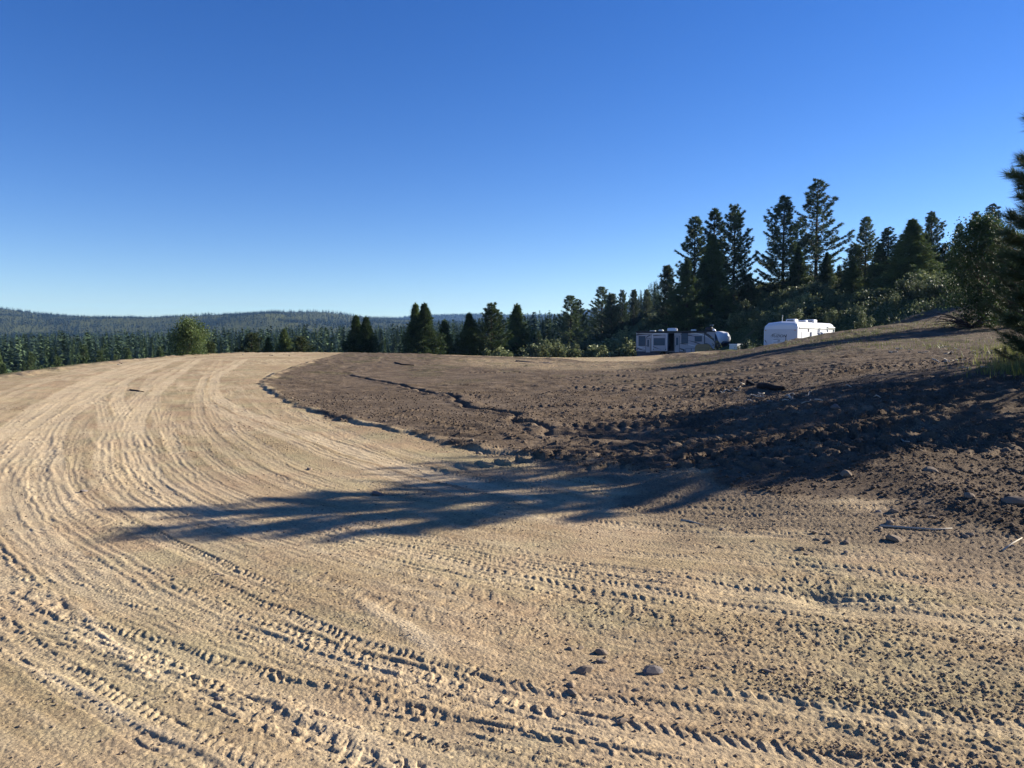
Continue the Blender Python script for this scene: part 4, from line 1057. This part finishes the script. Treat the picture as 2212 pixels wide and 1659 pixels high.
# --- dark and grey fifth-wheel trailer
P0 = at(636, 340, 90.3); P1 = at(729, 340, 86.4)
yaw = math.atan2(P1[1] - P0[1], P1[0] - P0[0]); LEN = 11.1; sc1 = math.hypot(P1[0] - P0[0], P1[1] - P0[1]) / 11.05
zr = at(640, 331, 90)[2]; gz1 = zr - 3.27 * sc1
tr = empty('fifth_wheel_trailer', (P0[0], P0[1], gz1), yaw); tr.scale = (sc1,) * 3
tag(tr, 'long grey and navy fifth wheel trailer with silver front cap parked before the brush', 'trailer')
Wd = 2.45
prof = [(0.04,.78),(0,.9),(0,3.12),(.08,3.2),(9.0,3.24),(9.6,3.2),(9.6,1.15),(8.55,1.02),(8.0,.80)]
mb = MB()
def loftprof(mb, prof, y0, y1, ch=.06):
    n = len(prof); cx = sum(p[0] for p in prof) / n; cz = sum(p[1] for p in prof) / n
    def rg_(y, k): return [(cx + (x - cx) * k, y, cz + (z - cz) * k) for x, z in prof]
    mb.loft([rg_(y0, .992), rg_(y0 + ch, 1), rg_(y1 - ch, 1), rg_(y1, .992)])
loftprof(mb, prof, 0, Wd); mb.build('body', PANEL, tr)
# front cap: swollen nose
def nose(mb, prf, y0, y1, n=9, bulge=.45):
    rings = []
    for i in range(n):
        t = i / (n - 1); y = y0 + (y1 - y0) * t; k = (1 - abs(2 * t - 1) ** 3.0)
        rings.append([(9.45 + (x - 9.45) * (1 - bulge + bulge * k), y, 2.1 + (z - 2.1) * (.93 + .07 * k)) for x, z in prf])
    mb.loft(rings)
mb = MB(); nose(mb, [(9.45,3.22),(10.1,3.22),(10.75,3.08),(11.0,2.7),(11.1,2.3),(11.05,2.05),(10.75,1.75),(10.4,1.62),(9.9,2.0),(9.45,3.0)], -.015, Wd + .015); mb.build('front_cap', CAPW, tr, True)
mb = MB(); nose(mb, [(9.4,3.14),(9.75,2.75),(10.1,2.05),(10.6,1.72),(11.08,2.02),(11.0,1.72),(10.6,1.25),(10.1,1.02),(9.4,1.05)], -.03, Wd + .03); mb.build('lower_cap', CHAR, tr, True)
mb = MB().box(10.2, 10.85, .5, 1.9, 1.02, 1.12, .02); mb.build('cap_light_bar', WHD, tr)
mb = MB().box(.1, 8.0, .02, Wd - .02, .18, .80); mb.build('skirt', NAVY, tr)
mb = MB().box(-.03, 9.5, -.05, 0, 3.13, 3.25).box(.05, 8.5, -.13, -.052, 3.02, 3.14, .03); mb.build('awning', BLACKP, tr)
for x in (2.06, 8.2):
    MB().box(x, x + .07, -.09, -.012, .85 if x < 5 else 1.65, 3.02).build('awning_arm', BLACKP, tr)
# graphics
mb = MB()
for p0, p1, p2, a, b in [((.03,2.75),(.5,3.0),(1.9,2.78),.09,.04),((1.25,2.45),(1.6,2.75),(2.0,2.85),.05,.03),((.0,1.25),(.5,1.0),(1.2,.86),.03,.06),
        ((5.4,2.85),(6.6,2.75),(7.2,2.55),.05,.05),((6.3,2.1),(7.3,1.95),(8.6,1.25),.02,.07),((5.35,1.75),(5.8,1.7),(6.4,1.58),.03,.03),((5.3,1.15),(5.8,1.0),(6.2,.85),.06,.04),
        ((8.25,2.95),(9.1,2.55),(9.6,1.6),.12,.1),((8.3,1.72),(8.9,1.5),(9.2,1.1),.12,.12)]: swoosh(mb, p0, p1, p2, a, b, -.003)
mb.build('dark_graphic', CHAR, tr)
mb = MB()
for p0, p1, p2, a, b in [((.4,2.95),(1.0,3.02),(1.9,2.9),.03,.02),((6.6,3.0),(8.2,3.0),(9.3,2.0),.05,.03),((6.3,1.62),(7.0,1.55),(7.9,1.15),.03,.03),((.1,1.45),(.6,1.25),(1.2,1.1),.02,.03)]: swoosh(mb, p0, p1, p2, a, b, -.011, th=.005)
mb.build('light_graphic', WHITE, tr)
window(tr, .36, 1.12, 1.48, 2.62, -.004); window(tr, 5.55, 6.27, 1.78, 2.98, -.012); window(tr, 7.12, 7.88, 2.02, 2.6, -.012)
def rvdoor(x0, x1, z0, z1, wx0, wx1, wz0, wz1):
    d = MB().box(x0, x1, -.03, 0, z0, z1, .01).build('door', PANEL, tr)
    fr = MB(); t = .04
    for a in [(x0 - t, x0, z0, z1), (x1, x1 + t, z0, z1), (x0 - t, x1 + t, z1, z1 + t)]: fr.box(a[0], a[1], -.028, 0, a[2], a[3])
    fr.build('door_frame', BLACKP, d); MB().box(wx0, wx1, -.045, -.031, wz0, wz1).build('door_window', GLASS, d); MB().box(x0 + .05, x0 + .12, -.07, -.031, 1.42, 1.52).build('handle', BLACKP, d)
rvdoor(1.24, 1.76, .66, 2.33, 1.4, 1.62, 1.36, 2.2); rvdoor(4.74, 5.28, .70, 2.62, 4.88, 5.16, 1.55, 2.48)
sl = MB().box(2.14, 3.94, -.62, -.002, .84, 2.94, .02).build('slide_out', PANEL, tr)
fr = MB()
for a in [(2.14,2.2,.9,2.9),(3.88,3.94,.9,2.9),(2.14,3.94,2.88,2.96)]: fr.box(a[0], a[1], -.645, -.6, a[2], a[3])
fr.build('slide_trim', WHITE, sl); wN = MB(); t = .03
MB().box(2.3, 3.66, -.64, -.615, 1.52, 2.4).build('slide_window', GLASS, sl)
mb = MB(); swoosh(mb, (2.2, 2.7), (2.9, 2.78), (3.8, 2.75), .05, .03, -.622); swoosh(mb, (2.2, 1.4), (2.6, 1.2), (3.2, 1.05), .03, .03, -.622); mb.build('slide_graphic', CHAR, sl)
mb = MB().box(2.22, 2.32, -.64, -.622, .98, 1.08).box(3.72, 3.82, -.64, -.622, .98, 1.08); mb.build('slide_bumper', BLACKP, sl)
MB().box(3.96, 4.66, -.022, -.001, .84, 3.0).build('recess_shade', SHADE_BLACK, tr)  # flat black panel: shade of the gap beside the slide-out, painted on the wall
for x0, x1 in ((6.06, 6.66), (6.74, 7.18)):
    d = MB().box(x0, x1, -.02, 0, .5, 1.14, .008).build('storage_door', PANEL, tr); fr = MB(); t = .03
    for a in [(x0 - t, x1 + t, 1.14, 1.17), (x0 - t, x0, .5, 1.14), (x1, x1 + t, .5, 1.14)]: fr.box(a[0], a[1], -.024, 0, a[2], a[3])
    fr.build('door_trim', BLACKP, d)
MB().box(5.72, 5.9, -.02, -.001, .85, 1.06).build('vent_grille', BLACKP, tr)
def roofbox(name, x0, x1, y0, y1, z0, z1, m, b=.06): return MB().box(x0, x1, y0, y1, z0, z1, b).build(name, m, tr)
roofbox('air_conditioner', 3.7, 4.8, .6, 1.5, 3.2, 3.62, WHITE, .1); roofbox('roof_vent', 2.6, 3.15, .7, 1.3, 3.2, 3.44, WHD, .08); roofbox('roof_vent', 1.5, 2.2, .7, 1.3, 3.2, 3.32, WHD, .05)
roofbox('roof_vent', 6.5, 7.1, .7, 1.3, 3.2, 3.46, WHD, .08); roofbox('air_conditioner', 8.2, 9.05, .6, 1.5, 3.2, 3.72, BLACKP, .12)
mb = MB(); rings = []
for k in range(6):
    a = k / 5 * 1.5; rings.append([(9.15 + .28 * math.cos(a) * math.cos(q_), 1.0 + .28 * math.cos(a) * math.sin(q_), 3.22 + .30 * math.sin(a)) for q_ in [i * 6.283 / 14 for i in range(14)]])
mb.loft(rings); mb.build('satellite_dome', WHITE, tr, True)
an = MB().tube([(9.0, 1.3, 3.2), (9.0, 1.3, 3.95)], .02).tube([(8.65, 1.3, 3.93), (9.12, 1.3, 3.98)], .03); an.build('antenna', WHD, tr)
def wheel(parent, x, y, r=.37, wd=.24):
    mb = MB(); rings = []
    for yy, rr_ in ((0, r * .62), (.0, r * .9), (.03, r), (wd - .03, r), (wd, r * .9), (wd, r * .62)): rings.append([(x + rr_ * math.cos(q_), y + yy, r + rr_ * math.sin(q_)) for q_ in [i * 6.283 / 24 for i in range(24)]])
    mb.loft(rings, False); wl = mb.build('wheel', RUB, parent, True)
    mb = MB(); rings = [[(x + rr_ * math.cos(q_), y + yy, r + rr_ * math.sin(q_)) for q_ in [i * 6.283 / 18 for i in range(18)]] for yy, rr_ in ((.03, r * .62), (.05, r * .5), (.02, r * .2), (wd, r * .2))]
    mb.loft(rings); mb.build('rim', ALU, wl, True)
for x in (3.3, 4.2):
    for y in (-.01, Wd - .23): wheel(tr, x, y)
for y in (.5, Wd - .5): MB().box(9.15, 9.3, y - .07, y + .07, -.2, 1.1).build('landing_leg', BLACKP, tr)
MB().tube([(10.2, Wd / 2, 1.1), (10.2, Wd / 2, .75)], .09, 10).build('kingpin', BLACKP, tr)
st = MB()
for i in range(3): st.box(4.76, 5.26, -.28 - .25 * i, -.06 - .25 * i, .50 - .2 * i, .53 - .2 * i)
st.box(4.74, 4.77, -.8, -.04, .08, .56).box(5.25, 5.28, -.8, -.04, .08, .56); st.build('entry_steps', BLACKP, tr)
MB().box(.1, .22, -.05, -.001, .92, 1.06).build('tail_light', REDL, tr)

# --- things beside it
def local(tr_, x, y): 
    c, s = math.cos(yaw), math.sin(yaw); return (tr_.location.x + (x * c - y * s) * sc1, tr_.location.y + (x * s + y * c) * sc1)
bx_, by_ = local(tr, 7.55, -3.2)
box = empty('camper_cover', (bx_, by_, gz1 + .78), yaw)
tag(box, 'tan box with rounded top corners standing in front of the grey trailer', 'box')
mb = MB(); prf = [(0, 0), (.05, .55), (.18, .78), (.35, .84), (1.35, .84), (1.55, .76), (1.72, .5), (1.8, 0)]
mb.loft([[(x, y, z) for x, z in prf] for y in (0, .04, .86, .9)]); mb.build('shell', TAN, box)
sm = MB().box(.25, 1.55, -.012, -.001, .42, .45).box(.55, .58, -.012, -.001, .04, .4).box(1.2, 1.23, -.012, -.001, .04, .4); sm.build('seam', BROWNT, box)
x_, y_ = local(tr, 11.3, -1.2); gb = empty('storage_crate', (x_, y_, gz(x_, y_)), yaw + .2); tag(gb, 'weathered grey crate between the trailer nose and the white utility box', 'crate')
g_ = at(704, 350, y_)[2] - gb.location.z; 
MB().box(0, .62, 0, .6, .03, max(.9, g_), .02).build('crate_body', CONC, gb); cr_ = MB()
for zf in (.2, .5, .8): cr_.box(-.012, .632, -.015, -.001, zf * .9, zf * .9 + .05)
cr_.build('batten', BROWNT, gb)
a0 = at(737, 347.5, 70); ub = empty('utility_box', (a0[0], a0[1], gz(a0[0], a0[1])), .6); tag(ub, 'low white box with a lid standing between the two big trailers', 'box')
tz = at(738, 344.4, 70)[2] - ub.location.z; bw = 1.15
mb = MB().box(0, bw, 0, .9, tz - .75, tz, .02); mb.build('body', WHD, ub); MB().box(-.03, bw + .03, -.03, .93, tz - .04, tz + .04, .015).build('lid', WHITE, ub)
MB().box(.2, bw - .2, .1, .8, .02, tz - .74).build('frame', BLACKP, ub)
for k, (xa, ya, xb, yb) in enumerate([(.3, -1.3, 1.6, -1.9), (1.3, -1.2, 2.6, -2.0), (5.3, -.9, 5.9, -1.9)]):
    p = local(tr, xa, ya); q_ = local(tr, xb, yb); zp = gz(*p) + (.9 if k == 2 else .55); zq = gz(*q_) + .25
    o = MB().tube([(p[0], p[1], zp), (q_[0], q_[1], zq)], .05, 6).build('board', GREYWOOD); tag(o, ['old board leaning low at the rear corner of the grey trailer', 'longer board lying aslant beneath the rear door of the grey trailer', 'grey board propped against the second door of the grey trailer'][k], 'board')

# --- white trailer seen from its end
FL = at(763.5, 340, 53.9); FR = at(797.5, 340, 52.4)
yw = math.atan2(FR[1] - FL[1], FR[0] - FL[0]); W2 = math.hypot(FR[0] - FL[0], FR[1] - FL[1]); ztop = at(764.5, 323.8, 53.9)[2]
H2 = 3.3; t2 = empty('travel_trailer', (FL[0], FL[1], ztop - H2), yw); tag(t2, 'white travel trailer seen from its end, half hidden by the bank of soil', 'trailer')
L2_ = 7.9   # local x = across, y = length, z = up ; front face at y=0
cs = [(0, .45), (0, H2 - .28), (.05, H2 - .1), (.22, H2 + .05), (W2 * .5, H2 + .16), (W2 - .22, H2 + .12), (W2 - .05, H2), (W2, H2 - .15), (W2, .45)]
mb = MB()
def ring2(y, dz, k=1.0): return [(W2 / 2 + (x - W2 / 2) * k, y, z + (dz if z > 2 else 0)) for x, z in cs]
mb.loft([ring2(.32, -.02, .97), ring2(.34, -.01, 1), ring2(1, 0, 1), ring2(L2_ - .2, 0, 1), ring2(L2_, -.05, .98)]); mb.build('body', WHITE, t2)
# end cap with rolled roof edge
mb = MB()
ring3 = lambda y, k, dz: [(W2 / 2 + (x - W2 / 2) * k, y, z + (dz if z > 2 else 0)) for x, z in cs]
mb.loft([ring3(.0, .94, -.30), ring3(.02, .985, -.20), ring3(.10, .995, -.08), ring3(.33, 1.004, .004)]); mb.build('end_cap', WHITE, t2)
RAMP = flat('ramp_panel', (.60, .60, .62), .3, 0, .5, .03)
mb = MB().box(.07, W2 - .07, -.035, -.002, .5, H2 - .38, .012); rp = mb.build('ramp_door', RAMP, t2)
mb = MB(); plate(mb, [(.62, 2.2), (1.55, 2.3), (1.40, 1.28), (.66, 1.3)], -.0355, .006); mb.build('centre_panel', flat('pale_panel', (.66, .66, .68), .3, 0, .5, .02), rp)
mb = MB(); plate(mb, [(1.60, 2.55), (1.64, 2.55), (1.46, 1.35), (1.42, 1.35)], -.043, .006)
swoosh(mb, (.72, 1.32), (1.05, 1.18), (1.38, 1.34), .02, .02, -.043); swoosh(mb, (.70, 2.20), (1.0, 2.24), (1.5, 2.22), .012, .012, -.043); swoosh(mb, (.72, 2.02), (1.0, 2.03), (1.45, 2.03), .010, .010, -.043)
for s_, xx in ((1, .1), (-1, W2 - .1)):
    swoosh(mb, (xx, 2.15), (xx + .1 * s_, 2.1), (xx + .16 * s_, 1.9), .02, .015, -.043)
mb.build('stripe', CHAR, rp)
MB().box(.10, .2, -.06, -.036, 2.82, 2.86).box(W2 - .22, W2 - .1, -.06, -.036, 2.82, 2.86).build('marker_light', AMB, rp)
def text(txt, size, loc, parent, mat, rot=(math.pi / 2, 0, 0), shear=.3, name='lettering', sx=1.0):
    cu = bpy.data.curves.new(name, 'FONT'); cu.body = txt; cu.size = size; cu.extrude = .003; cu.shear = shear; cu.align_x = 'CENTER'; cu.offset = size * .012
    o = bpy.data.objects.new(name, cu); COL.objects.link(o)
    dg = bpy.context.evaluated_depsgraph_get(); me_ = bpy.data.meshes.new_from_object(o.evaluated_get(dg)); bpy.data.objects.remove(o)
    q_ = link(name, me_, parent, mat); q_.location = loc; q_.rotation_euler = rot; q_.scale = (sx, 1, 1); return q_
text('FUZION', .26, (1.08, -.043, 2.36), rp, CHAR, sx=1.05); text('SR', .16, (1.08, -.046, 2.06), rp, CHAR)
mb = MB(); swoosh(mb, (.52, 2.40), (.60, 2.66), (1.2, 2.64), .010, .008, -.043); mb.build('logo_sweep', CHAR, rp)
# right side (x = W2), built as boxes standing proud
def side(name, y0, y1, z0, z1, m, th=.015, parent=t2): return MB().box(W2, W2 + th, y0, y1, z0, z1).build(name, m, parent)
wn = side('window', 3.3, 4.6, 1.55, 2.15, BLACKP, .02); MB().box(W2 + .021, W2 + .03, 3.36, 4.54, 1.6, 2.1).build('glass', GLASS, wn)
sld = MB().box(W2 + .001, W2 + .10, 2.6, 7.0, .9, 2.75, .01).build('slide_out', WHITE, t2); wn.location.x = .10
side('door', .75, 1.6, .6, 2.75, WHITE, .02); side('vent_cover', 7.1, 7.3, 2.2, 2.6, GREYG, .03); side('side_window', 7.4, 7.7, 1.5, 1.7, GREYG, .02); side('lamp', 2.1, 2.2, 2.75, 2.95, GREYG, .04)
MB().box(W2 + .001, W2 + .06, .3, L2_, 2.98, 3.03).build('gutter', WHD, t2)
MB().box(W2 + .001, W2 + .12, 6.2, L2_ - .1, 3.04, 3.14, .03).build('awning', WHD, t2)
MB().box(W2 + .001, W2 + .08, L2_ - .15, L2_ - .08, 1.2, 3.04).build('awning_arm', WHD, t2)
MB().box(W2 + .001, W2 + .08, 6.3, 6.36, 1.2, 3.04).build('awning_arm', WHD, t2)
for x0, y0, ln, hg in ((1.45, 1.2, .7, .36), (1.95, 3.6, .8, .36), (1.75, 2.5, .5, .30)):
    v_ = MB().box(x0 - .36, x0 + .30, y0, y0 + ln, H2 + .04, H2 - .02 + hg, .07).build('roof_vent', WHITE, t2)
    MB().box(x0 - .28, x0 + .22, y0 - .012, y0 - .001, H2 + .16, H2 - .08 + hg).build('grille', GREYG, v_)
MB().tube([(.98, .8, H2 + .1), (1.03, .8, H2 + .6)], .018).build('antenna', WHD, t2)
for y in (4.0, 4.9):
    for xx in (-.02, W2 - .2):
        mb = MB(); r = .37; wd = .22
        mb.loft([[(xx + yy, y + rr_ * math.cos(q_), r + rr_ * math.sin(q_)) for q_ in [i * 6.283 / 20 for i in range(20)]] for yy, rr_ in ((0, r * .6), (0, r * .92), (.03, r), (wd - .03, r), (wd, r * .92), (wd, r * .6))]); wl = mb.build('wheel', RUB, t2, True)
MB().box(.3, W2 - .3, .3, L2_ + .9, .38, .46).build('chassis', BLACKP, t2)

# ------------------------------------------------------------------ small things on the ground
ROCK = flat('rock', (.20, .155, .115), .95, 0, .1, .3, 12); ROCKD = flat('dark_rock', (.15, .13, .12), .9, 0, .1, .3, 12); CHARC = flat('charred_wood', (.022, .02, .02), .9, 0, .1, .3, 9)
def rock_mesh(seed, mat, sub=2):
    import bmesh
    rs_ = np.random.RandomState(seed); bm = bmesh.new(); bmesh.ops.create_icosphere(bm, subdivisions=sub, radius=1)
    pl = [(unit(rs_.normal(size=3)), rs_.uniform(.55, .9)) for _ in range(9)]
    for v_ in bm.verts:
        p = np.array(v_.co)
        for n_, d_ in pl:
            k = p @ n_
            if k > d_: p = p - n_ * (k - d_)
        p *= np.array([1, .8, .65]); v_.co = p
    me = bpy.data.meshes.new('rock'); bm.to_mesh(me); bm.free(); me.materials.append(mat); return me
RK = [rock_mesh(i, ROCK) for i in range(6)]; RD_ = [rock_mesh(i + 20, ROCKD) for i in range(3)]
def put_rock(px, py, r, label, group=None, dark=False, k=0):
    x, y = hit(px, py); me_ = (RD_ if dark else RK)[k % (3 if dark else 6)]
    o = link('rock', me_); o.location = (x, y, gz(x, y) + r * .12); o.scale = (r * 1.15, r * .9, r * .8); o.rotation_euler = (rg.uniform(-.3, .3), rg.uniform(-.3, .3), rg.uniform(0, 6.28)); tag(o, label, 'rock', group); return o
named = [(601,651,.040,'pale pointed stone, the brightest of the loose stones in the foreground',0),(603,660,.030,'small brown stone just below the pale pointed stone',0),
 (585,670,.045,'rounded brown stone left of the pair of foreground stones',0),(653,672,.058,'dark half buried stone, largest of the foreground stones',1),(571,684,.025,'small stone below the rounded brown stone',0),
 (84,492,.045,'lone dark clod on the pale road at the left',1),(309,469,.055,'pale stone on the smooth road above the long shadow',0),(378,495,.07,'dark lump of earth at the upper edge of the long shadow',1),
 (1016,517,.11,'large rounded rock at the right edge among the rubble',0),(968,512,.07,'rounded brown rock left of the large one in the rubble',0),(893,515,.05,'smaller tan rock right of where the big shadow ends',0),
 (889,527,.06,'flat brown stone bedded in the rubble below the shadow',0),(895,542,.07,'half buried domed stone between rubble and pale dirt',0),(930,480,.09,'shaded boulder inside the wide shadow at the right',0),(845,480,.08,'dim boulder in the middle of the wide shadow',0),(835,414,.11,'dark wedge shaped rock at the upper edge of the wide shadow',1),
 (217,578,.02,'tiny dark chip on the pale road below the shadow tip',1),(218,697,.02,'small pebble with a sharp shadow at the bottom left',1),(480,453,.06,'tan stone on the edge of the dark soil',0),(517,455,.05,'flat stone lying at the border of dark soil and road',0)]
for i, (px, py, r, lb, dk) in enumerate(named): put_rock(px, py, r, lb, None, dk, i)
for i in range(70):    # loose stones along the road and rubble
    u = rg.random()
    if u < .35: px, py = rg.uniform(700, 1020), rg.uniform(505, 560)
    elif u < .6: t = rg.random(); px = 270 + 430 * t; py = np.interp(px, [270, 330, 400, 480, 560, 640, 700], [392, 412, 428, 447, 459, 465, 475]) + rg.uniform(-4, 5)
    elif u < .8: px = rg.uniform(20, 330); py = np.interp(px, [0, 60, 128, 181, 256, 332], [377, 367, 360, 356, 353, 352.5]) + rg.uniform(0, 4)
    else: px, py = rg.uniform(540, 820), rg.uniform(640, 740)
    y_ = hit(px, py)[1]; put_rock(px, py, rg.uniform(.012, .034) * (1 + y_ * .045), 'small loose stone ' + ('in the brown rubble at the right' if u < .35 else 'along the edge of the dark soil' if u < .6 else 'on the low bank at the far road rim' if u < .8 else 'on the tan dirt in the foreground'), 'small loose stones on the dirt', u < .8 and rg.random() < .2, i)
# gravel and crumbs
def gravel(name, n, sampler, size, mat, label):
    ico = np.array([(0,0,1),(.9,0,.2),(.3,.85,.1),(-.75,.5,.15),(-.7,-.55,.1),(.3,-.85,.2),(0,0,-.6)]); fc = np.array([(0,1,2),(0,2,3),(0,3,4),(0,4,5),(0,5,1),(6,2,1),(6,3,2),(6,4,3),(6,5,4),(6,1,5)])
    Vs = []; 
    for i in range(n):
        x, y = sampler(); r = size() * (1 + .03 * y); a = rs.uniform(0, 6.28); c, s = math.cos(a), math.sin(a); V = ico * rs.uniform(.65, 1.3, (7, 3)) * np.array([1, .8, .6])
        W_ = np.stack([V[:, 0] * c - V[:, 1] * s, V[:, 0] * s + V[:, 1] * c, V[:, 2]], 1) * r + np.array([x, y, gz(x, y) + r * .2]); Vs.append(W_)
    T = (np.arange(n)[:, None, None] * 7 + fc[None]).reshape(-1, 3); o = link(name, npmesh(name, np.vstack(Vs), T, mat)); tag(o, label, 'gravel', kind='stuff'); return o
def samp_wedge(p0, p1, r0, r1, msk):
    def f():
        while True:
            t = math.radians(rg.uniform(p0, p1)); r = math.exp(rg.uniform(math.log(r0), math.log(r1))); i = np.searchsorted(rad, r); j = int((t + TH) / (2 * TH) * (NT - 1))
            if rg.random() < msk(i, j): return r * math.sin(t), r * math.cos(t)
    return f
gravel('gravel', 26000, samp_wedge(-44, 44, 2, 22, lambda i, j: .06 + 1.1 * max(0, ROUGH[i, j] - .35) * (1 - DARK[i, j])), lambda: .003 + .009 * rg.random() ** 3, ROCK, 'loose gravel and earth crumbs on the tan road')
SOILC = flat('soil_crumb', (.12, .09, .068), .95, 0, .05, .35, 10)
gravel('soil_crumbs', 16000, samp_wedge(-20, 44, 5, 24, lambda i, j: DARK[i, j] * min(1, .1 + ROUGH[i, j] * .7)), lambda: .008 + .022 * rg.random() ** 3, SOILC, 'crumbly clods of freshly turned dark soil')

# logs, sticks and roots
def stick(pts, r, mat, name, label, cat='stick', group=None, n=6, zo=0.0):
    P_ = []
    for px, py in pts: x, y = hit(px, py); P_.append((x, y, gz(x, y) + r * .6 + zo))
    k = len(P_); o = MB().tube(P_, [r * (1 - .55 * i / (k - 1)) for i in range(k)], n).build(name, mat, None, True); tag(o, label, cat, group); return o
stick([(760.5,390),(768,390.5),(776,391),(784,392)], .10, CHARC, 'log', 'black charred log lying on the dark soil', 'log', n=9)
stick([(746.5,388),(750,387.5),(755,388)], .09, CHARC, 'log', 'short black stub beside the charred log', 'log', n=8)
stick([(516,362.2),(533,362.6),(548,363.4),(558,365)], .06, BROWNT, 'branch', 'long thin fallen branch at the far side of the dark soil', 'branch')
stick([(395,363),(403,365.5),(414,366)], .06, CHARC, 'branch', 'short dark stick lying on the far dark soil', 'stick')
stick([(130,390.5),(137,391.5),(144,393)], .025, CHARC, 'stick', 'small dark stick lying across the smooth road', 'stick')
stick([(681,520.5),(689,521),(697,523),(704,525)], .01, GREYWOOD, 'stick', 'pale twig at the lower edge of the long shadow', 'stick')
stick([(880,529),(905,531),(935,533),(952,533)], .012, GREYWOOD, 'branch', 'long pale stick lying in the rubble right of the shadow', 'stick')
stick([(1003,552),(1012,546),(1022,541)], .008, GREYWOOD, 'stick', 'bent pale stick at the right edge of the rubble', 'stick')
stick([(898,440),(904,444),(909,449)], .012, GREYWOOD, 'stick', 'pale splinter standing out inside the wide shadow', 'stick')
for i in range(46):
    c = rg.choice([(760,398,28,6),(730,392,22,5),(790,402,20,6),(950,362,34,7),(965,372,30,6),(990,352,26,6),(900,352,22,5),(940,350,26,4),(870,395,60,10)])
    px, py = rg.gauss(c[0], c[2] * .5), rg.gauss(c[1], c[3] * .5); px = min(px, 1012)
    a = rg.uniform(-.5, .5); L_ = rg.uniform(3, 11); kx = [(px + L_ * t * math.cos(a) + rg.uniform(-.8, .8), py + L_ * t * math.sin(a) * .5 + rg.uniform(-.7, .7)) for t in (0, .4, .75, 1)]
    stick(kx, rg.uniform(.009, .017) * (1 + .02 * hit(px, py)[1]), GREYWOOD, 'root', 'bleached root on the dark soil ' + ('around the charred log' if px < 850 else 'below the right end of the earth bank'), 'root', 'bleached roots on the dark soil', 5, .03)
# dead brush at the foot of the leafy tree
x, y = hit(948, 330); db = MB()
for i in range(34):
    a = rg.uniform(2.6, 3.9) if rg.random() < .7 else rg.uniform(0, 6.28); L_ = rg.uniform(.7, 2.4); ex, ey = math.cos(a) * L_, math.sin(a) * L_; h_ = rg.uniform(.1, .9)
    db.tube([(rg.uniform(-.1, .1), 0, .05), (ex * .5, ey * .5, h_ * .8), (ex * .9, ey * .9, h_ + rg.uniform(-.2, .15)), (ex * 1.1, ey, max(.02, h_ - rg.uniform(.1, .4)))], [.03, .02, .012, .006], 4)
xx_, yy_ = (970 - 512) / F * 41, 41
o = db.build('dead_bush', flat('dead_bark', (.06, .045, .04), .95, 0, .05, .3, 8)); o.location = (xx_, yy_, gz(xx_, yy_)); tag(o, 'tangle of bare dead branches at the foot of the leafy tree', 'dead bush')

# ------------------------------------------------------------------ haze
hz = MB().box(-4300, 4300, -4300, 4700, -60, 330).build('haze', None) if False else None
me_ = MB().box(-5400, 5400, -5400, 5400, -70, 230); 
hm = bpy.data.materials.new('haze'); hm.use_nodes = True; t = hm.node_tree; t.nodes.remove(t.nodes['Principled BSDF'])
pv = t.nodes.new('ShaderNodeVolumePrincipled'); pv.inputs['Density'].default_value = HAZE_D; pv.inputs['Color'].default_value = (.28, .54, 1.0, 1); pv.inputs['Anisotropy'].default_value = .2
t.links.new(pv.outputs[0], t.nodes['Material Output'].inputs['Volume'])
hz = me_.build('haze', hm); tag(hz, 'thin blue haze over the valley and ridges', 'haze', kind='stuff')
